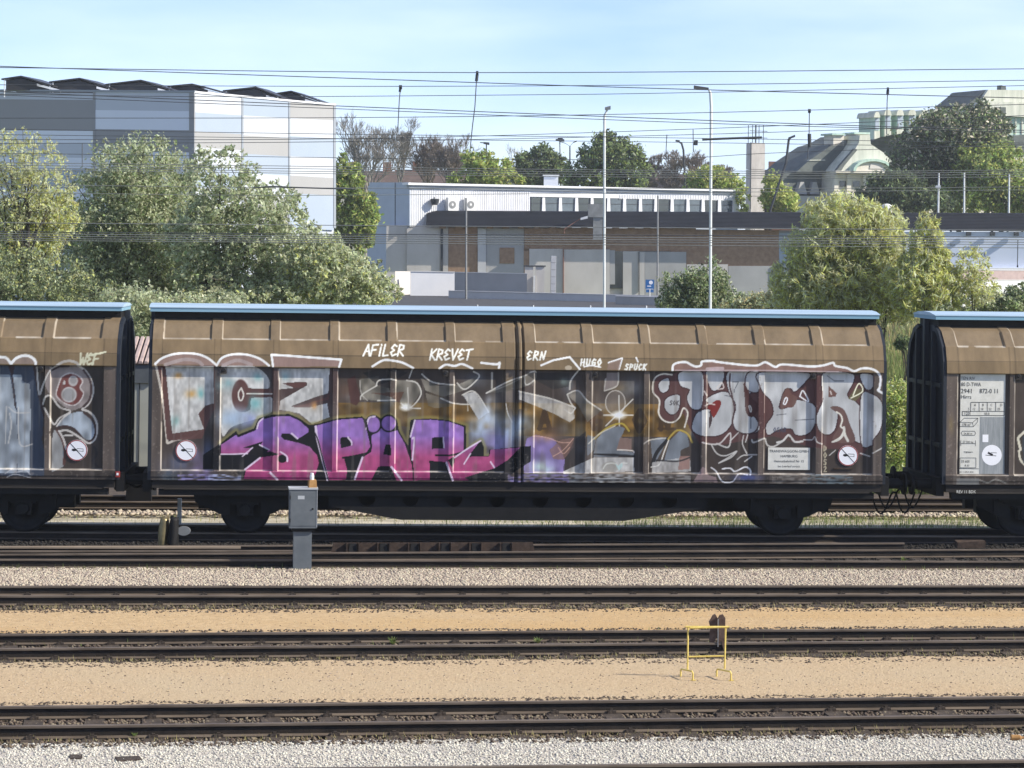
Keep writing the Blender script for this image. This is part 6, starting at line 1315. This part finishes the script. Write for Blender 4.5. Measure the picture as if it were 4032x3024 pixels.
def tree(name,label,blobs,Y,n,size,mats,prob=None,trunks=None,group=None,cat='tree',ncl=60,spread=.16,dyr=1.0,limb=True,droop=0.,r=.14,gap=.0,hole=.55,cs=(.6,1.2),aspect=.45):
    """blobs: (px, py, rx px, ry px); crown leaves in clusters through each blob"""
    s=Y/F; bx=np.mean([b[0] for b in blobs]); base=atY(bx,blobs[0][1],Y); z0=zt(Y); o=Vector((base.x,Y,z0))
    t=thing(name,label,cat,tuple(o),0,group); cl=[]; tot=sum(b[2]*b[3] for b in blobs)
    for px,py,rx,ry in blobs:
        c=atY(px,py,Y)-o; k=max(4,int(ncl*len(blobs)*rx*ry/tot))
        for _ in range(k):
            d=rng.normal(0,1,3); d/=np.linalg.norm(d); q=rng.random()**(1/3.)*(1-hole)+hole if rng.random()<.75 else rng.random()
            wob=1+.16*math.sin(7*d[0]+3*d[2]+px)+.1*math.sin(13*d[2]+py)
            cl.append((c.x+d[0]*rx*s*q*wob,d[1]*rx*s*dyr*q,max(.15,c.z+d[2]*ry*s*q*wob),rng.uniform(*cs)*min(rx,ry)*s))
    ns=len(cl)//2
    for _ in range(ns):      # sprigs that break the outline
        px,py,rx,ry=blobs[rng.integers(len(blobs))]; c=atY(px,py,Y)-o; d=rng.normal(0,1,3); d[2]=abs(d[2])*.9-.15; d/=np.linalg.norm(d); q=rng.uniform(.95,1.18)
        cl.append((c.x+d[0]*rx*s*q,d[1]*rx*s*dyr*q,max(.15,c.z+d[2]*ry*s*q),rng.uniform(.12,.3)*min(rx,ry)*s))
    w_=np.array([c_[3] for c_ in cl])**1.4; w_/=w_.sum()
    V=leaves(cl,n,size,spread,aspect,droop=droop,w=w_)
    V=V[V[:,:,2].min(1)>.02]; cr=leaf_obj('crown',V,mats,t,prob)
    m=MB(); C=np.array(cl)
    tr_=trunks or [bx]
    for px in tr_:
        x=atY(px,blobs[0][1],Y).x-o.x; top=C[:,2].mean()+.25*(C[:,2].max()-C[:,2].mean())
        P=[Vector((x,0,-.1)),Vector((x+random.uniform(-.1,.1),random.uniform(-.1,.1),top*.4)),Vector((x+random.uniform(-.3,.3),random.uniform(-.3,.3),top))]
        m.tube(P,[r,r*.75,r*.3],7)
        if limb:
            for j in rng.choice(len(C),min(len(C),16),replace=False):
                e=Vector(C[j,:3]); 
                if abs(e.x-x)>3.5*r*12: continue
                f=random.uniform(.25,.85); a=P[0].lerp(P[2],f); mid=a.lerp(e,.5)+Vector((0,0,.12*(e-a).length)); m.tube([a,mid,e],[r*.35,r*.22,r*.08],5)
    m.build('trunk','bark',t); return t
def bare(label,px,ytop,ybot,Y,wpx,mn,depth=5,n0=6,r=.12,group=None,name='bare_tree'):
    s=Y/F; b=atY(px,ybot,Y); o=Vector((b.x,Y,zt(Y))); t=thing(name,label,'tree',tuple(o),0,group); H=atY(px,ytop,Y).z-o.z; zc=max(.4,b.z-o.z); m=MB(); tw=MB()
    def grow(p,d,L,rr,lv):
        q=p+d*L; mid=p.lerp(q,.5)+Vector((random.uniform(-1,1),random.uniform(-1,1),0))*L*.06
        (m if lv<2 else tw).tube([p,mid,q],[rr,rr*.85,rr*.7],5 if lv<2 else 3,0,lv<2)
        if lv>=depth or q.z>H*1.02: return
        for _ in range(3 if lv<depth-1 else 4):
            a=Vector((random.gauss(0,1),random.gauss(0,1),random.gauss(.25,.6))).normalized(); nd=(d*1.0+a*.62+Vector((0,0,.18))).normalized(); grow(p.lerp(q,random.uniform(.55,1)),nd,L*random.uniform(.6,.82),max(rr*.6,.018),lv+1)
    m.tube([Vector((0,0,-.1)),Vector((0,0,zc))],[r*1.3,r],7)
    for i in range(n0):
        a=6.283*i/n0+random.random(); k=wpx*s/H*1.2; grow(Vector((0,0,zc*random.uniform(.7,1))),Vector((math.cos(a)*k,math.sin(a)*k,1)).normalized(),(H-zc)*random.uniform(.3,.42),r*.6,1)
    m.build('trunk','bark' if mn=='twig_brown' else mn,t); tw.build('twigs',mn,t); return t
# far row
bare('tall bare grey tree at the corner of the warehouse',1440,410,720,300,190,'twig',6,8,.22); bare('slender bare grey tree beside the taller bare one',1575,470,720,310,120,'twig',6,6,.16)
bare('dense brown leafless shrub crown over the far roofs',1690,520,720,312,170,'twig_brown',6,14,.13); bare('rounded brown leafless tree with fine twigs',1770,535,730,300,130,'twig_brown',6,12,.13)
bare('pale leafless tree far beyond the round green trees',2035,560,690,420,90,'twig',5,6,.14)
for x,yt,lab in ((2560,600,'leafless brown bush row, nearest the big dark tree'),(2650,590,'leafless brown bush behind the curved lamp post'),(2745,585,'leafless brown bush behind the tallest lamp post'),(2840,625,'small leafless bush against the concrete tower')): bare(lab,x,yt,720,330,170,'twig_brown',6,16,.10)
tree('tree','bright yellow green tree in front of the far brown roofs',[(1895,660,70,62),(1950,700,90,60),(1840,720,70,50)],285,9000,.42,['leaf_bright','leaf_yellow'],[.6,.4],ncl=40)
tree('tree','dark round tree with lighter right side beside the floodlight mast',[(2075,665,60,60),(2135,640,70,62),(2185,675,60,60),(2080,715,80,50)],290,11000,.40,['leaf_dark','leaf_mid'],[.6,.4],ncl=44)
tree('tree','large dark green tree with a domed crown behind the white lamp post',[(2400,620,110,80),(2320,680,90,60),(2470,680,80,80),(2360,720,120,50)],285,17000,.42,['leaf_dark','leaf_mid','leaf_bright'],[.45,.4,.15],ncl=60)
tree('tree','yellow green tree behind the far end of the white building',[(2790,720,70,60),(2860,740,60,55),(2740,750,60,40)],275,7000,.38,['leaf_bright','leaf_yellow'],[.6,.4])
tree('tree','small yellow green tree growing beside the concrete tower',[(3045,760,45,80),(3090,800,55,50),(2925,790,25,60)],262,6000,.36,['leaf_yellow','leaf_bright'],[.5,.5])
tree('tree','bright green tree between the warehouse and the white building',[(1370,760,55,130),(1420,860,60,110),(1375,930,60,110),(1350,660,25,60)],215,14000,.36,['leaf_bright','leaf_mid','leaf_yellow'],[.5,.3,.2],ncl=60)
tree('chestnut_tree','dark flowering chestnut tree in front of the copper roofs',[(3760,560,190,120),(3640,650,120,110),(3830,480,110,70),(3880,600,100,90),(3650,740,130,90),(3900,520,80,80)],280,36000,.42,['leaf_dark','blossom','leaf_mid'],[.66,.16,.18],ncl=110,r=.35)
tree('tree','large fresh green tree behind the thin white poles',[(3880,690,120,110),(3990,740,110,100),(3800,790,120,70),(3960,640,60,80),(4100,780,120,90)],276,26000,.42,['leaf_mid','leaf_bright','leaf_yellow'],[.35,.45,.2],ncl=90,r=.3)
tree('shrub','dark shrub behind the white domed tank',[(3530,760,130,80),(3640,800,110,50),(3420,800,80,50)],270,14000,.38,['leaf_dark','leaf_mid'],[.8,.2],cat='shrub',ncl=60)
# left group in front of the warehouse
tree('willow_tree','broad olive green tree with a dense crown before the grey panels',[(570,730,220,185),(450,860,210,190),(640,930,220,200),(380,1040,190,190),(620,1130,250,160),(760,1060,150,170),(480,1180,260,110)],104,82000,.15,['leaf_olive','leaf_olive_light','leaf_mid'],[.5,.35,.15],[430,600],ncl=240,r=.16,spread=.15,cs=(.35,.85),hole=.35)
tree('willow_tree','olive green tree with airy upper twigs before the white panels',[(870,700,140,110),(980,830,200,130),(830,960,170,170),(1070,970,190,150),(1180,1080,170,120),(900,1130,220,130),(1000,1180,260,90)],100,40000,.15,['leaf_olive_light','leaf_olive','leaf_mid'],[.45,.4,.15],[830,1040],ncl=230,r=.14,spread=.13,cs=(.3,.75),hole=.45)
tree('shrub','rounded olive bush sloping down towards the ramp',[(1330,1110,190,110),(1440,1160,130,80),(1150,1190,220,80),(1240,1040,140,110),(900,1200,220,70)],98,34000,.15,['leaf_olive_light','leaf_olive','leaf_yellow'],[.5,.4,.1],cat='shrub',ncl=200,r=.08,spread=.14,cs=(.35,.8))
tree('birch_tree','pale yellow green tree with thin see-through foliage at the warehouse front',[(90,640,150,110),(170,760,110,110),(20,800,130,150),(60,560,90,60)],96,8500,.12,['leaf_pale','leaf_yellow'],[.75,.25],[110,60],ncl=130,r=.09,spread=.13,cs=(.3,.7))
tree('shrub','yellow green bush below the pale see-through tree',[(170,880,120,130),(60,960,150,140),(240,820,60,70)],97,17000,.13,['leaf_yellow','leaf_olive_light'],[.55,.45],cat='shrub',ncl=120,r=.08,cs=(.35,.8))
tree('shrub','dark undergrowth bush behind the left wagon',[(120,1130,220,140),(300,1180,200,100),(-100,1120,200,160)],94,30000,.12,['leaf_olive','leaf_dark','leaf_yellow'],[.5,.4,.1],cat='shrub',ncl=150,r=.08,cs=(.35,.8))
tree('shrub','leafy bush hanging behind the gap beside the track shed',[(540,1230,140,100),(600,1290,120,80),(820,1230,200,70)],90,16000,.12,['leaf_olive','leaf_olive_light'],[.6,.4],cat='shrub',ncl=90,r=.07)
# right group
tree('shrub','dark green bush in front of the grey pavilion panels',[(2720,1150,110,80),(2800,1120,70,80),(2660,1190,70,60),(2860,1190,60,50)],120,13000,.15,['leaf_mid','leaf_dark','leaf_olive_light'],[.4,.35,.25],cat='shrub',ncl=80,r=.07)
tree('tamarisk','feathery yellow green sapling with a wide crown before the gallery wall',[(3310,880,140,110),(3230,1000,140,120),(3430,950,130,130),(3180,1120,130,110),(3330,1120,170,120),(3480,1080,130,120),(3470,890,90,70),(3200,1190,160,80),(3400,1200,170,70),(3560,1190,120,80)],92,62000,.24,['leaf_yellow','leaf_pale','leaf_olive_light'],[.4,.3,.3],[3300,3420,3480],ncl=260,r=.05,spread=.15,cs=(.3,.8),hole=.3,aspect=.17,droop=-.5)
tree('tamarisk','slender pointed yellow green sapling beside the wider one',[(3655,930,50,90),(3640,1040,85,110),(3600,1130,120,100),(3700,1130,90,90)],90,21000,.24,['leaf_yellow','leaf_olive_light'],[.6,.4],[3650],ncl=110,r=.04,spread=.15,cs=(.3,.8),aspect=.17,droop=-.5)
tree('sapling','thin pale sapling in front of the white gallery wall',[(3830,1060,70,90),(3860,1140,70,70),(3790,1190,70,50)],90,3600,.11,['leaf_pale','leaf_yellow'],[.6,.4],[3850],ncl=50,r=.04,spread=.14)
tree('shrub','low green scrub along the bank under the gallery wall',[(3950,1190,130,55),(3800,1215,150,40),(4080,1170,110,60),(3700,1225,120,35)],100,16000,.13,['leaf_mid','leaf_olive_light','leaf_dark'],[.45,.35,.2],cat='shrub',ncl=90,r=.05)
tree('shrub','dry brownish scrub between the dark bush and the saplings',[(2990,1200,110,45),(3100,1180,90,60),(2900,1215,80,35)],105,9000,.12,['leaf_olive','blade_dry','leaf_olive_light'],[.4,.35,.25],cat='shrub',ncl=60,r=.05)
tree('shrub','small darker bush on the bank seen through the wagon gap',[(3560,1350,30,28)],88,1500,.11,['leaf_dark','leaf_mid'],[.5,.5],cat='shrub',ncl=24,r=.04)
tree('shrub','leafy green bush low in the wagon gap',[(3530,1600,80,100),(3520,1760,80,130),(3560,1690,60,120)],70,15000,.085,['leaf_bright','leaf_yellow','leaf_olive_light'],[.45,.35,.2],cat='shrub',ncl=90,r=.04)

# ================================================================ air
m=MB(); m.box((-3150,-30,-1.6),(3150,6150,34)); hz=m.build('haze','wire'); hz['kind']='stuff'; hz['label']='thin summer haze over the yard'
hm=bpy.data.materials.new('haze_air'); hm.use_nodes=True; hn=hm.node_tree; hn.nodes.clear(); ho=hn.nodes.new('ShaderNodeOutputMaterial'); pv=hn.nodes.new('ShaderNodeVolumePrincipled')
pv.inputs['Color'].default_value=(.90,.95,1.0,1); pv.inputs['Density'].default_value=.0002; pv.inputs['Anisotropy'].default_value=0.2
hn.links.new(pv.outputs['Volume'],ho.inputs['Volume']); hz.data.materials.clear(); hz.data.materials.append(hm)
